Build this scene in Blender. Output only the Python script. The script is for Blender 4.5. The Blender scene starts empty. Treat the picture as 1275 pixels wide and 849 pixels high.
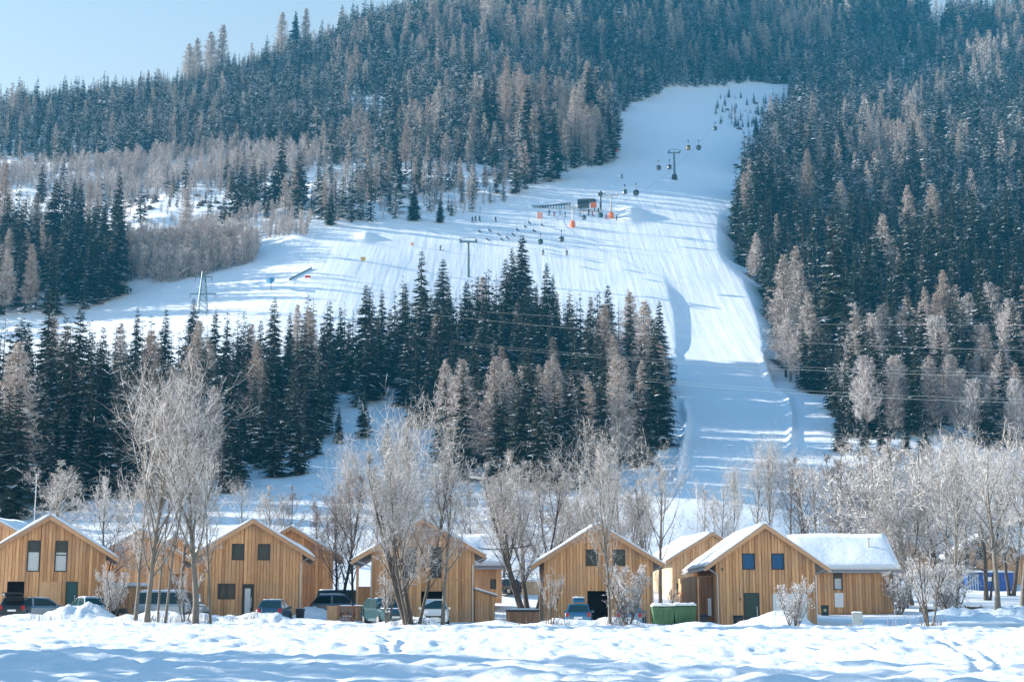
import bpy, math, random
import numpy as np
from mathutils import Vector, Matrix

# ------------------------------------------------------------------ camera, world, sun, exposure
scene = bpy.context.scene
COL = scene.collection
R = math.radians
FPX, CX, CY, HOR = 1900.0, 637.5, 424.5, 756.0      # photograph: focal length (px), centre, horizon row
PITCH = math.atan((HOR - CY) / FPX)
CAMZ = 1.2
cam = bpy.data.objects.new('camera', bpy.data.cameras.new('camera'))
COL.objects.link(cam)
cam.location = (0, 0, CAMZ)
cam.rotation_euler = (math.pi / 2 + PITCH, 0, 0)
cam.data.sensor_width = 36
cam.data.lens = 36 * FPX / 1275
cam.data.clip_end = 6000
cam.data.clip_start = 0.5
scene.camera = cam

SUN_EL, SUN_BACK = 19.0, 15.0                         # degrees: height, and how far behind the left side
_e, _a = R(SUN_EL), R(SUN_BACK)
to_sun = Vector((-math.cos(_e) * math.cos(_a), math.cos(_e) * math.sin(_a), math.sin(_e)))
world = bpy.data.worlds.new('World'); scene.world = world
world.use_nodes = True
wn = world.node_tree.nodes; wl = world.node_tree.links
bg = wn['Background']
sky = wn.new('ShaderNodeTexSky'); sky.sky_type = 'NISHITA'; sky.sun_disc = False
sky.sun_elevation = _e; sky.sun_rotation = R(-(90 - SUN_BACK)); sky.altitude = 900
sky.air_density = 1.0; sky.dust_density = 0.25; sky.ozone_density = 3.0
tint = wn.new('ShaderNodeMix'); tint.data_type = 'RGBA'; tint.blend_type = 'MULTIPLY'; tint.inputs[0].default_value = 1.0
# the clear winter sky: pale towards the horizon, deeper cyan blue overhead
geo = wn.new('ShaderNodeTexCoord'); sxyz = wn.new('ShaderNodeSeparateXYZ'); wl.new(geo.outputs['Generated'], sxyz.inputs[0])
mr = wn.new('ShaderNodeMapRange'); mr.inputs['From Min'].default_value = 0.33; mr.inputs['From Max'].default_value = 0.9; wl.new(sxyz.outputs[2], mr.inputs['Value'])
hz = wn.new('ShaderNodeMix'); hz.data_type = 'RGBA'; hz.inputs[6].default_value = (1.78, 1.19, 0.78, 1); hz.inputs[7].default_value = (0.46, 1.22, 1.34, 1)
wl.new(mr.outputs[0], hz.inputs[0]); wl.new(sky.outputs[0], tint.inputs[6]); wl.new(hz.outputs[2], tint.inputs[7])
wl.new(tint.outputs[2], bg.inputs[0]); bg.inputs[1].default_value = 0.115
sun = bpy.data.objects.new('sun', bpy.data.lights.new('sun', 'SUN')); COL.objects.link(sun)
sun.data.energy = 5.0; sun.data.angle = R(0.5); sun.data.color = (1.0, 0.94, 0.86)
sun.rotation_euler = to_sun.to_track_quat('Z', 'Y').to_euler()
scene.view_settings.view_transform = 'Standard'; scene.view_settings.look = 'None'
scene.view_settings.exposure = 1.33; scene.view_settings.gamma = 1.0
scene.cycles.use_denoising = True
scene.cycles.max_bounces = 6; scene.cycles.diffuse_bounces = 3; scene.cycles.glossy_bounces = 2
scene.cycles.volume_bounces = 0

rng = np.random.default_rng(7)
random.seed(7)

# ------------------------------------------------------------------ projection helpers
cp, sp = math.cos(PITCH), math.sin(PITCH)
def ray(px, py):
    v = (CY - py) / FPX
    k = cp - v * sp
    return (px - CX) / FPX / k, (sp + v * cp) / k          # x/Y and z/Y slopes
def P(px, py, Y):
    a, b = ray(px, py)
    return Vector((a * Y, Y, CAMZ + b * Y))
def proj(x, y, z):
    zz = z - CAMZ
    zc = y * cp + zz * sp; yc = -y * sp + zz * cp
    return CX + FPX * x / zc, CY - FPX * yc / zc

# ------------------------------------------------------------------ noise
_lat = rng.random((256, 256))
def vnoise(x, y):
    xi = np.floor(x).astype(int); yi = np.floor(y).astype(int)
    fx = x - xi; fy = y - yi
    fx = fx * fx * (3 - 2 * fx); fy = fy * fy * (3 - 2 * fy)
    g = lambda i, j: _lat[i % 256, j % 256]
    return ((g(xi, yi) * (1 - fx) + g(xi + 1, yi) * fx) * (1 - fy) + (g(xi, yi + 1) * (1 - fx) + g(xi + 1, yi + 1) * fx) * fy) * 2 - 1
def fbm(x, y, n=4):
    s = 0; a = 1
    for i in range(n):
        s = s + a * vnoise(x * 2 ** i + 17.3 * i, y * 2 ** i + 5.1 * i); a *= 0.5
    return s

# ------------------------------------------------------------------ terrain
# how the mountainside was read: for each bearing (photo column), the row where the ground lies at a distance
NEAR = [(8, 900), (28, 849), (45, 808), (62, 792)]
COLS = {
    -600: [(85, 779), (107, 768), (140, 755), (170, 720), (200, 668), (260, 600), (330, 530), (400, 460), (470, 420), (540, 370), (640, 310), (760, 270), (850, 265), (1000, 330), (1400, 480)],
    -200: [(85, 779), (107, 768), (140, 755), (170, 705), (200, 655), (260, 590), (330, 510), (400, 425), (470, 375), (540, 315), (640, 250), (760, 196), (850, 178), (1000, 250), (1400, 430)],
    0:    [(85, 779), (107, 768), (140, 752), (170, 698), (200, 645), (260, 580), (330, 500), (400, 415), (470, 362), (540, 300), (640, 230), (760, 165), (850, 140), (1000, 200), (1400, 400)],
    200:  [(85, 781), (107, 770), (140, 752), (170, 690), (200, 640), (260, 570), (330, 478), (400, 392), (440, 348), (520, 290), (620, 215), (760, 142), (880, 118), (1000, 170), (1400, 380)],
    400:  [(85, 783), (107, 773), (140, 758), (170, 695), (200, 635), (260, 556), (330, 468), (380, 405), (430, 330), (475, 287), (540, 240), (640, 190), (800, 114), (950, 54), (1100, 100), (1400, 320)],
    600:  [(85, 785), (107, 776), (140, 760), (170, 700), (200, 640), (260, 570), (330, 476), (380, 417), (430, 352), (480, 290), (540, 238), (640, 180), (800, 97), (1000, 10), (1150, 60), (1400, 280)],
    740:  [(85, 786), (107, 777), (140, 762), (170, 705), (200, 640), (260, 575), (330, 484), (380, 425), (430, 358), (480, 294), (520, 256), (600, 212), (700, 165), (800, 122), (900, 72), (1050, -22), (1200, 50), (1400, 200)],
    850:  [(85, 787), (107, 779), (140, 762), (170, 720), (200, 638), (260, 570), (330, 488), (380, 430), (430, 362), (480, 296), (525, 258), (600, 214), (700, 170), (800, 132), (860, 112), (1000, 52), (1100, -28), (1250, 60), (1400, 200)],
    950:  [(85, 787), (107, 779), (140, 762), (170, 735), (200, 648), (260, 572), (330, 488), (380, 430), (430, 362), (480, 299), (525, 268), (600, 230), (700, 190), (800, 154), (900, 116), (1000, 62), (1100, -14), (1250, 70), (1400, 200)],
    1100: [(85, 787), (107, 779), (140, 760), (170, 742), (200, 680), (240, 600), (270, 550), (330, 490), (380, 436), (430, 375), (500, 315), (600, 250), (800, 150), (1000, 66), (1100, 0), (1250, 80), (1400, 220)],
    1190: [(85, 787), (107, 778), (140, 762), (200, 728), (230, 650), (270, 560), (330, 500), (380, 440), (430, 380), (500, 320), (600, 250), (800, 150), (1000, 76), (1100, 28), (1250, 90), (1400, 230)],
    1275: [(85, 787), (107, 778), (140, 764), (200, 728), (230, 660), (270, 570), (330, 510), (380, 450), (430, 390), (500, 325), (600, 250), (800, 150), (1000, 70), (1100, 4), (1250, 90), (1400, 230)],
    1500: [(85, 787), (107, 778), (140, 764), (200, 728), (230, 665), (270, 580), (330, 520), (380, 460), (430, 400), (500, 335), (600, 255), (800, 150), (1000, 60), (1100, -10), (1250, 80), (1400, 230)],
    2000: [(85, 787), (107, 778), (140, 764), (200, 728), (230, 670), (270, 590), (330, 530), (380, 470), (430, 410), (500, 345), (600, 265), (800, 150), (1000, 60), (1100, -10), (1250, 60), (1400, 200)],
}
_v = lambda py: (CY - np.asarray(py, float)) / FPX
_t = lambda py: (sp + _v(py) * cp) / (cp - _v(py) * sp)
LY = np.linspace(math.log(8), math.log(1400), 340)
cpx = np.array(sorted(COLS))
tab = []
for c in cpx:
    pts = NEAR + COLS[c]
    Ys = np.array([p[0] for p in pts], float); ts = _t([p[1] for p in pts])
    tab.append(np.interp(LY, np.log(Ys), ts))
tab = np.array(tab)
fine = np.linspace(cpx[0], cpx[-1], 521)                    # 5 px columns
T = np.array([np.interp(fine, cpx, tab[:, j]) for j in range(len(LY))]).T
def gauss(a, s, axis):
    n = int(3 * s) + 1; k = np.exp(-0.5 * (np.arange(-n, n + 1) / s) ** 2); k /= k.sum()
    return np.apply_along_axis(lambda r: np.convolve(np.pad(r, n, mode='edge'), k, 'valid'), axis, a)
T = gauss(gauss(T, 7, 0), 2.0, 1)

def bil(A, fx, fy):
    fx = np.clip(fx, 0, A.shape[0] - 1.001); fy = np.clip(fy, 0, A.shape[1] - 1.001)
    i = fx.astype(int); j = fy.astype(int); a = fx - i; b = fy - j
    return (A[i, j] * (1 - a) + A[i + 1, j] * a) * (1 - b) + (A[i, j + 1] * (1 - a) + A[i + 1, j + 1] * a) * b
def sl(Y): return (np.log(np.maximum(Y, 8)) - LY[0]) / (LY[1] - LY[0])
def base_height(x, Y):
    x = np.asarray(x, float); Y = np.asarray(Y, float)
    u = x / Y; px = CX + u * FPX
    for _ in range(3):
        t = bil(T, (px - fine[0]) / (fine[1] - fine[0]), sl(Y))
        v = (t * cp - sp) / (cp + t * sp)
        px = CX + u * FPX * (cp - v * sp)
    return CAMZ + t * Y, px, CY - v * FPX

def poly_dist(px, py, line):
    """signed distance (pixels of the survey) to a polyline: + on its right"""
    best = np.full(np.shape(px), 1e9); sign = np.ones(np.shape(px))
    for (x0, y0), (x1, y1) in zip(line[:-1], line[1:]):
        dx, dy = x1 - x0, y1 - y0; L2 = dx * dx + dy * dy
        t = np.clip(((px - x0) * dx + (py - y0) * dy) / L2, 0, 1)
        ex, ey = px - x0 - t * dx, py - y0 - t * dy
        d = np.hypot(ex, ey); m = d < best
        best = np.where(m, d, best); sign = np.where(m, np.sign(dy * ex - dx * ey), sign)
    return best * sign
def inpoly(px, py, poly):
    px = np.asarray(px, float); py = np.asarray(py, float)
    c = np.zeros(px.shape, bool); n = len(poly)
    for i in range(n):
        x0, y0 = poly[i]; x1, y1 = poly[(i + 1) % n]
        if y0 == y1: continue
        c ^= ((y0 > py) != (y1 > py)) & (px < (x1 - x0) * (py - y0) / (y1 - y0) + x0)
    return c

PISTE = [(-80, 445), (60, 412), (150, 372), (200, 352), (300, 330), (325, 312), (400, 290), (500, 283), (590, 277), (650, 250), (720, 224), (757, 210), (770, 190), (772, 160), (775, 145), (800, 128), (840, 116), (900, 112),
         (895, 140), (905, 170), (928, 188), (925, 220), (908, 260), (900, 320), (935, 350), (955, 400), (962, 440), (985, 480), (1020, 500), (1020, 620), (830, 640), (845, 560), (850, 510), (838, 480), (830, 455), (760, 445), (640, 445), (400, 460), (220, 475), (120, 500), (-80, 540)]
BANK_L = [(822, 345), (832, 362), (840, 390), (843, 430)]                # cut banks that fall to the right
BANK_R = [(893, 262), (893, 300), (898, 325), (925, 352), (940, 390), (950, 428)]
BANK_R2 = [(952, 452), (960, 478), (982, 498), (986, 520), (985, 560)]
BANK_L2 = [(851, 500), (856, 525), (846, 575), (840, 610)]               # raised lip on the left of the lower run
KNOLL = (785, 268)
def sstep(x, a, b):
    t = np.clip((x - a) / (b - a), 0, 1); return t * t * (3 - 2 * t)
_mx, _my = np.meshgrid(np.arange(-300, 1500, 4.0), np.arange(60, 720, 4.0), indexing='ij')
PMASK = gauss(gauss(inpoly(_mx, _my, PISTE).astype(float), 4.5, 0), 3.0, 1)
def piste_mask(px, py): return bil(PMASK, (px + 300) / 4.0, (py - 60) / 4.0) * (py > 64) * (py < 716)
def height(x, Y):
    z, px, py = base_height(x, Y)
    inp = np.clip(piste_mask(px, py) * 1.5, 0, 1)
    far = sstep(Y, 150, 260)
    rough = fbm(x / 42.0, Y / 42.0, 4) * 2.4 * sstep(Y, 230, 420) * (1 - 0.88 * inp)
    rough = rough + fbm(x / 9.0 + 50, Y / 9.0, 3) * 0.5 * far * (1 - 0.88 * inp)
    z = z + rough
    z = z + inp * fbm(x / 26.0 + 9, Y / 9.0, 2) * 0.10
    # steps of the run: the ground is lower right of a bank
    for line, hgt, y0, y1, w0, w1, w2 in ((BANK_L, 0.9, 335, 480, 9, 14, 120), (BANK_R, 4.2, 250, 500, 30, 50, 260)):
        d = poly_dist(px, py, line)
        fade = sstep(py, y0, y0 + 45) * (1 - sstep(py, y1 - 75, y1))
        near = (np.abs(d) < 270)
        z = z + np.where(near, -hgt * fade * sstep(d, -1, w0) * (1 - sstep(d, w1, w2)), 0)
    for line, hgt, w, y0, y1 in ((BANK_R2, 0.8, 4.0, 445, 600), (BANK_L2, 0.8, 3.0, 495, 620)):
        d = poly_dist(px, py, line)
        z = z + hgt * np.exp(-(d / w) ** 2) * sstep(py, y0, y0 + 10) * (1 - sstep(py, y1 - 30, y1))
    z = z + 2.4 * np.exp(-(((px - KNOLL[0]) / 12) ** 2 + ((py - KNOLL[1]) / 7) ** 2))
    z = z + 2.0 * np.exp(-(((px - 365) / 22) ** 2 + ((py - 300) / 5) ** 2)) + 1.6 * np.exp(-(((px - 455) / 9) ** 2 + ((py - 296) / 4) ** 2))
    # churned snow between the track and the chalets
    nb = sstep(Y, 61.5, 66) * (1 - sstep(Y, 92, 100))
    lump = fbm(x / 2.6, Y / 3.2, 4); l2 = fbm(x / 9.0 + 30, Y / 7.0, 2)
    z = z + nb * (0.05 + 0.20 * np.maximum(lump, -0.25) * (0.7 + 0.5 * l2) + 0.12 * np.abs(fbm(x / 0.8, Y / 1.3, 3)) + 0.07 * np.maximum(fbm(x / 1.7 + 60, Y / 2.4, 3), -0.1))
    z = z + sstep(Y, 98, 104) * (1 - sstep(Y, 125, 150)) * 0.10 * fbm(x / 3.5, Y / 4.0, 3)
    # front field: trampled drifts and a ploughed edge line
    ff = (1 - sstep(Y, 60, 63))
    z = z + ff * (0.10 * fbm(x / 5.0 + 3, Y / 3.0, 4) + 0.11 * np.abs(fbm(x / 0.9, Y / 1.5, 3)) + 0.10 * np.maximum(fbm(x / 2.2 + 60, Y / 2.0, 3), 0))
    z = z + 0.16 * np.exp(-((Y - 62.5 - 0.5 * vnoise(x / 7, Y * 0)) / 0.9) ** 2)
    z = z + 0.22 * np.exp(-((Y - 52.0 - 1.6 * vnoise(x / 11.0, Y * 0 + 3)) / 1.5) ** 2) * (0.6 + 0.6 * vnoise(x / 4.0, Y / 4.0))
    for xa, Ya, xb, Yb in ((-5.2, 61, -3.1, 42), (-4.75, 61, -2.7, 42), (9.0, 30, 16, 58), (9.5, 30, 16.5, 58)):
        tq = (Y - Ya) / (Yb - Ya); xl = xa + (xb - xa) * tq + 0.25 * np.sin(tq * 5)
        z = z - 0.09 * np.exp(-((x - xl) / 0.16) ** 2) * (tq > 0) * (tq < 1)
    for mx, mY, mr, mh in MOUNDS:
        z = z + mh * np.exp(-(((x - mx) / mr) ** 2 + ((Y - mY) / (mr * 0.8)) ** 2)) * (1 + 0.35 * fbm(x / 0.9, Y / 0.9, 3))
    return z
def mxy(px, Y, r, h): return ((px - CX) / FPX / 1.015 * Y, Y, r, h)
MOUNDS = [mxy(97, 96, 1.7, 0.85), mxy(85, 97, 1.3, 0.4), mxy(115, 97, 1.3, 0.5), mxy(30, 95, 2.0, 0.35), mxy(183, 95, 2.4, 0.45), mxy(245, 95, 2.2, 0.4),
          mxy(388, 108, 2.0, 0.6), mxy(401, 108, 1.6, 0.45), mxy(350, 96, 3.0, 0.35), mxy(320, 96, 2.0, 0.3), mxy(516, 94, 1.8, 0.45), mxy(757, 95, 2.3, 0.55), mxy(690, 94, 1.6, 0.4),
          mxy(962, 98, 1.6, 0.75), mxy(985, 97, 1.4, 0.55), mxy(940, 97, 1.2, 0.35), mxy(1190, 120, 3.2, 0.8), mxy(1225, 112, 2.6, 0.6), mxy(1160, 96, 1.4, 0.3), mxy(1262, 118, 2.2, 0.9), mxy(870, 98, 2.2, 0.35), mxy(620, 98, 2.0, 0.3)]

def link(o, parent=None):
    COL.objects.link(o)
    if parent is not None: o.parent = parent
    return o
def tag(o, label=None, cat=None, group=None, kind=None):
    if label: o['label'] = label
    if cat: o['category'] = cat
    if group: o['group'] = group
    if kind: o['kind'] = kind
    return o
def npmesh(name, V, F, smooth=False):
    """V (n,3), F (m,k) all faces k-gons"""
    me = bpy.data.meshes.new(name)
    V = np.asarray(V, np.float32); F = np.asarray(F, np.int32); m, k = F.shape
    me.vertices.add(len(V)); me.vertices.foreach_set('co', V.ravel())
    me.loops.add(m * k); me.loops.foreach_set('vertex_index', F.ravel())
    me.polygons.add(m); me.polygons.foreach_set('loop_start', np.arange(0, m * k, k, dtype=np.int32))
    me.polygons.foreach_set('loop_total', np.full(m, k, np.int32))
    if smooth: me.polygons.foreach_set('use_smooth', np.ones(m, bool))
    me.update(calc_edges=True)
    return me

# ------------------------------------------------------------------ materials
def mat(name):
    m = bpy.data.materials.new(name); m.use_nodes = True
    nt = m.node_tree; b = nt.nodes['Principled BSDF']
    return m, nt, b
def node(nt, t, **kw):
    n = nt.nodes.new(t)
    for k, v in kw.items(): setattr(n, k, v)
    return n
def simple(name, c, rough=0.6, metal=0.0, spec=0.5, noise=0.0, nscale=3.0, bump=0.0):
    m, nt, b = mat(name)
    b.inputs['Base Color'].default_value = (*c, 1); b.inputs['Roughness'].default_value = rough
    b.inputs['Metallic'].default_value = metal; b.inputs['Specular IOR Level'].default_value = spec
    if noise or bump:
        tc = node(nt, 'ShaderNodeTexCoord'); nz = node(nt, 'ShaderNodeTexNoise')
        nz.inputs['Scale'].default_value = nscale; nz.inputs['Detail'].default_value = 5
        nt.links.new(tc.outputs['Object'], nz.inputs['Vector'])
        if noise:
            mx = node(nt, 'ShaderNodeMix', data_type='RGBA')
            mx.inputs[6].default_value = (*[x * (1 - noise) for x in c], 1); mx.inputs[7].default_value = (*[min(1, x * (1 + noise)) for x in c], 1)
            nt.links.new(nz.outputs['Fac'], mx.inputs[0]); nt.links.new(mx.outputs[2], b.inputs['Base Color'])
        if bump:
            bp = node(nt, 'ShaderNodeBump'); bp.inputs['Strength'].default_value = bump; bp.inputs['Distance'].default_value = 0.05
            nt.links.new(nz.outputs['Fac'], bp.inputs['Height']); nt.links.new(bp.outputs[0], b.inputs['Normal'])
    return m
SNOWC = (0.86, 0.89, 0.92)
def snow_mat(name, terrain=False):
    m, nt, b = mat(name); L = nt.links
    b.inputs['Roughness'].default_value = 0.65; b.inputs['Specular IOR Level'].default_value = 0.3
    tc = node(nt, 'ShaderNodeTexCoord')
    n1 = node(nt, 'ShaderNodeTexNoise'); n1.inputs['Scale'].default_value = 2.2; n1.inputs['Detail'].default_value = 9; n1.inputs['Roughness'].default_value = 0.65
    L.new(tc.outputs['Object'], n1.inputs['Vector'])
    mx = node(nt, 'ShaderNodeMix', data_type='RGBA')
    mx.inputs[6].default_value = (0.80, 0.84, 0.885, 1); mx.inputs[7].default_value = (0.89, 0.91, 0.93, 1)
    L.new(n1.outputs['Fac'], mx.inputs[0]); L.new(mx.outputs[2], b.inputs['Base Color'])
    bp = node(nt, 'ShaderNodeBump'); bp.inputs['Strength'].default_value = 0.8; bp.inputs['Distance'].default_value = 0.16
    h = n1.outputs['Fac']
    if terrain:
        at = node(nt, 'ShaderNodeAttribute', attribute_name='groomed')
        # groomer passes: long streaks running down the fall line
        mpp = node(nt, 'ShaderNodeMapping'); mpp.inputs['Scale'].default_value = (0.55, 0.028, 0.028); mpp.inputs['Rotation'].default_value = (0, 0, 0.10)
        L.new(tc.outputs['Object'], mpp.inputs['Vector'])
        stn = node(nt, 'ShaderNodeTexNoise'); stn.inputs['Scale'].default_value = 1.0; stn.inputs['Detail'].default_value = 3; L.new(mpp.outputs[0], stn.inputs['Vector'])
        gm = node(nt, 'ShaderNodeMath', operation='MULTIPLY'); L.new(stn.outputs['Fac'], gm.inputs[0]); L.new(at.outputs['Fac'], gm.inputs[1])
        # groomed snow is smoother
        inv = node(nt, 'ShaderNodeMath', operation='MULTIPLY_ADD'); inv.inputs[1].default_value = -0.75; inv.inputs[2].default_value = 1.0; L.new(at.outputs['Fac'], inv.inputs[0])
        a2 = node(nt, 'ShaderNodeMath', operation='MULTIPLY'); L.new(h, a2.inputs[0]); L.new(inv.outputs[0], a2.inputs[1])
        a3 = node(nt, 'ShaderNodeMath', operation='MULTIPLY_ADD'); a3.inputs[1].default_value = 1.1; L.new(gm.outputs[0], a3.inputs[0]); L.new(a2.outputs[0], a3.inputs[2])
        h = a3.outputs[0]
    L.new(h, bp.inputs['Height']); L.new(bp.outputs[0], b.inputs['Normal'])
    return m
M_ground = snow_mat('snow_ground', True)
M_snow = snow_mat('snow_cap')
[setattr(n_.inputs['Strength'], 'default_value', 0.3) for n_ in M_snow.node_tree.nodes if n_.type == 'BUMP']

def wood_mat(name, c0, c1, stripes=0.0):
    """boards: each object has its own tone, grain runs along z"""
    m, nt, b = mat(name); L = nt.links
    b.inputs['Roughness'].default_value = 0.7; b.inputs['Specular IOR Level'].default_value = 0.25
    tc = node(nt, 'ShaderNodeTexCoord'); mp = node(nt, 'ShaderNodeMapping'); mp.inputs['Scale'].default_value = (9, 9, 0.7)
    L.new(tc.outputs['Object'], mp.inputs['Vector'])
    nz = node(nt, 'ShaderNodeTexNoise'); nz.inputs['Scale'].default_value = 1.5; nz.inputs['Detail'].default_value = 6; nz.inputs['Distortion'].default_value = 0.6
    L.new(mp.outputs[0], nz.inputs['Vector'])
    oi = node(nt, 'ShaderNodeObjectInfo')
    ad = node(nt, 'ShaderNodeMath', operation='MULTIPLY_ADD'); ad.inputs[1].default_value = 0.75
    L.new(oi.outputs['Random'], ad.inputs[0]); 
    sc = node(nt, 'ShaderNodeMath', operation='MULTIPLY_ADD'); sc.inputs[1].default_value = 1.5; sc.inputs[2].default_value = -0.62; L.new(nz.outputs['Fac'], sc.inputs[0])
    L.new(sc.outputs[0], ad.inputs[2])
    fac = ad.outputs[0]
    if stripes:
        sx = node(nt, 'ShaderNodeSeparateXYZ'); L.new(tc.outputs['Object'], sx.inputs[0])
        sm = node(nt, 'ShaderNodeMath', operation='ADD'); L.new(sx.outputs[0], sm.inputs[0]); L.new(sx.outputs[1], sm.inputs[1])
        dv = node(nt, 'ShaderNodeMath', operation='DIVIDE'); dv.inputs[1].default_value = stripes; L.new(sm.outputs[0], dv.inputs[0])
        fl = node(nt, 'ShaderNodeMath', operation='FLOOR'); L.new(dv.outputs[0], fl.inputs[0])
        wn_ = node(nt, 'ShaderNodeTexWhiteNoise', noise_dimensions='1D'); L.new(fl.outputs[0], wn_.inputs['W'])
        a2 = node(nt, 'ShaderNodeMath', operation='MULTIPLY_ADD'); a2.inputs[1].default_value = 0.5; L.new(wn_.outputs['Value'], a2.inputs[0]); L.new(sc.outputs[0], a2.inputs[2])
        fac = a2.outputs[0]
    mx = node(nt, 'ShaderNodeMix', data_type='RGBA'); mx.inputs[6].default_value = (*c0, 1); mx.inputs[7].default_value = (*c1, 1)
    L.new(fac, mx.inputs[0])
    # patches where the timber has silvered, and dark knots
    wz = node(nt, 'ShaderNodeTexNoise'); wz.inputs['Scale'].default_value = 0.55; wz.inputs['Detail'].default_value = 6; L.new(tc.outputs['Object'], wz.inputs['Vector'])
    wr = node(nt, 'ShaderNodeMapRange'); wr.inputs['From Min'].default_value = 0.45; wr.inputs['From Max'].default_value = 0.8; wr.inputs['To Max'].default_value = 0.55; L.new(wz.outputs['Fac'], wr.inputs['Value'])
    gm_ = node(nt, 'ShaderNodeMix', data_type='RGBA'); gm_.inputs[7].default_value = (0.40, 0.30, 0.21, 1); L.new(wr.outputs[0], gm_.inputs[0]); L.new(mx.outputs[2], gm_.inputs[6])
    kz = node(nt, 'ShaderNodeTexVoronoi'); kz.inputs['Scale'].default_value = 2.6; kz.inputs['Randomness'].default_value = 1.0; L.new(tc.outputs['Object'], kz.inputs['Vector'])
    kr = node(nt, 'ShaderNodeMapRange'); kr.inputs['From Min'].default_value = 0.03; kr.inputs['From Max'].default_value = 0.07; kr.inputs['To Min'].default_value = 0.7; kr.inputs['To Max'].default_value = 0.0; L.new(kz.outputs['Distance'], kr.inputs['Value'])
    km = node(nt, 'ShaderNodeMix', data_type='RGBA'); km.inputs[7].default_value = (0.13, 0.06, 0.03, 1); L.new(kr.outputs[0], km.inputs[0]); L.new(gm_.outputs[2], km.inputs[6])
    L.new(km.outputs[2], b.inputs['Base Color'])
    bp = node(nt, 'ShaderNodeBump'); bp.inputs['Strength'].default_value = 0.3; bp.inputs['Distance'].default_value = 0.01
    L.new(nz.outputs['Fac'], bp.inputs['Height']); L.new(bp.outputs[0], b.inputs['Normal'])
    return m
M_board = wood_mat('larch_board', (0.41, 0.205, 0.095), (0.80, 0.455, 0.22))
M_boardpale = wood_mat('pale_board', (0.50, 0.27, 0.13), (0.80, 0.52, 0.29))
M_wallwood = wood_mat('wall_wood', (0.41, 0.205, 0.095), (0.80, 0.455, 0.22), stripes=0.22)
M_trim = wood_mat('trim_wood', (0.40, 0.21, 0.11), (0.64, 0.37, 0.20))
M_brown = wood_mat('brown_wood', (0.20, 0.085, 0.04), (0.36, 0.17, 0.08), stripes=0.14)
M_cream = wood_mat('cream_wood', (0.5, 0.36, 0.22), (0.66, 0.5, 0.33), stripes=0.18)
M_dark = simple('dark_frame', (0.025, 0.028, 0.03), 0.5)
M_metal = simple('zinc', (0.42, 0.44, 0.46), 0.4, 0.7)
M_roofmetal = simple('roof_sheet', (0.30, 0.28, 0.27), 0.55, 0.2)
M_teal = simple('teal_door', (0.012, 0.075, 0.085), 0.5)
M_greendoor = simple('green_door', (0.02, 0.05, 0.04), 0.5, noise=0.2)
M_white = simple('white_panel', (0.72, 0.74, 0.74), 0.6, noise=0.06)
M_black = simple('black_plastic', (0.02, 0.022, 0.025), 0.5)
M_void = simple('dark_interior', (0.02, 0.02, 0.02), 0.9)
M_curtain = simple('curtain', (0.55, 0.58, 0.58), 0.9, noise=0.3, nscale=6)
def glass_mat(name, c, rough=0.05):
    m, nt, b = mat(name)
    b.inputs['Base Color'].default_value = (*c, 1); b.inputs['Roughness'].default_value = rough
    b.inputs['Specular IOR Level'].default_value = 0.2
    return m
M_pane = glass_mat('window_glass', (0.03, 0.05, 0.06))
M_paneblue = glass_mat('painted_sky_glass', (0.005, 0.09, 0.22), 0.2)  # blue base colour paints the reflected sky into the pane
M_carglass = glass_mat('car_glass', (0.02, 0.05, 0.06))
M_bark = simple('bark', (0.085, 0.07, 0.058), 0.9, noise=0.45, nscale=6, bump=0.6)
M_barkgrey = simple('grey_bark', (0.15, 0.135, 0.115), 0.9, noise=0.6, nscale=5, bump=0.6)
M_twig = simple('frosted_twig', (0.47, 0.425, 0.40), 0.85, noise=0.35, nscale=1.3)
M_twigw = simple('rime_twig', (0.62, 0.60, 0.59), 0.85, noise=0.25, nscale=1.3)
M_twigdark = simple('brown_twig', (0.30, 0.25, 0.225), 0.85, noise=0.4, nscale=1.1)
M_rock = simple('rock', (0.10, 0.10, 0.105), 0.9, noise=0.4, nscale=0.8, bump=0.5)

def foliage(name, g0, g1, snowc, tone=0.5):
    m, nt, b = mat(name); L = nt.links
    b.inputs['Roughness'].default_value = 0.8; b.inputs['Specular IOR Level'].default_value = 0.15
    oi = node(nt, 'ShaderNodeObjectInfo')
    mx = node(nt, 'ShaderNodeMix', data_type='RGBA'); mx.inputs[6].default_value = (*g0, 1); mx.inputs[7].default_value = (*g1, 1)
    tn = node(nt, 'ShaderNodeAttribute', attribute_name='tone')
    ad = node(nt, 'ShaderNodeMath', operation='MULTIPLY_ADD'); ad.inputs[1].default_value = tone
    hf = node(nt, 'ShaderNodeMath', operation='MULTIPLY'); hf.inputs[1].default_value = 1 - tone
    L.new(oi.outputs['Random'], hf.inputs[0]); L.new(tn.outputs['Fac'], ad.inputs[0]); L.new(hf.outputs[0], ad.inputs[2])
    L.new(ad.outputs[0], mx.inputs[0])
    at = node(nt, 'ShaderNodeAttribute', attribute_name='snow')
    m2 = node(nt, 'ShaderNodeMix', data_type='RGBA'); L.new(at.outputs['Fac'], m2.inputs[0]); L.new(mx.outputs[2], m2.inputs[6]); m2.inputs[7].default_value = (*snowc, 1)
    L.new(m2.outputs[2], b.inputs['Base Color'])
    return m
M_twigs = foliage('rimed_twigs', (0.17, 0.155, 0.14), (0.42, 0.385, 0.355), (0.82, 0.83, 0.85), tone=.8)
M_twigsdark = foliage('brown_twigs', (0.11, 0.085, 0.075), (0.26, 0.21, 0.185), (0.68, 0.67, 0.68), tone=.8)
M_spruce = foliage('spruce_needles', (0.014, 0.026, 0.024), (0.046, 0.056, 0.032), (0.78, 0.82, 0.86))
M_larch = foliage('larch_twigs', (0.22, 0.165, 0.145), (0.44, 0.355, 0.30), (0.74, 0.74, 0.75))
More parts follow.
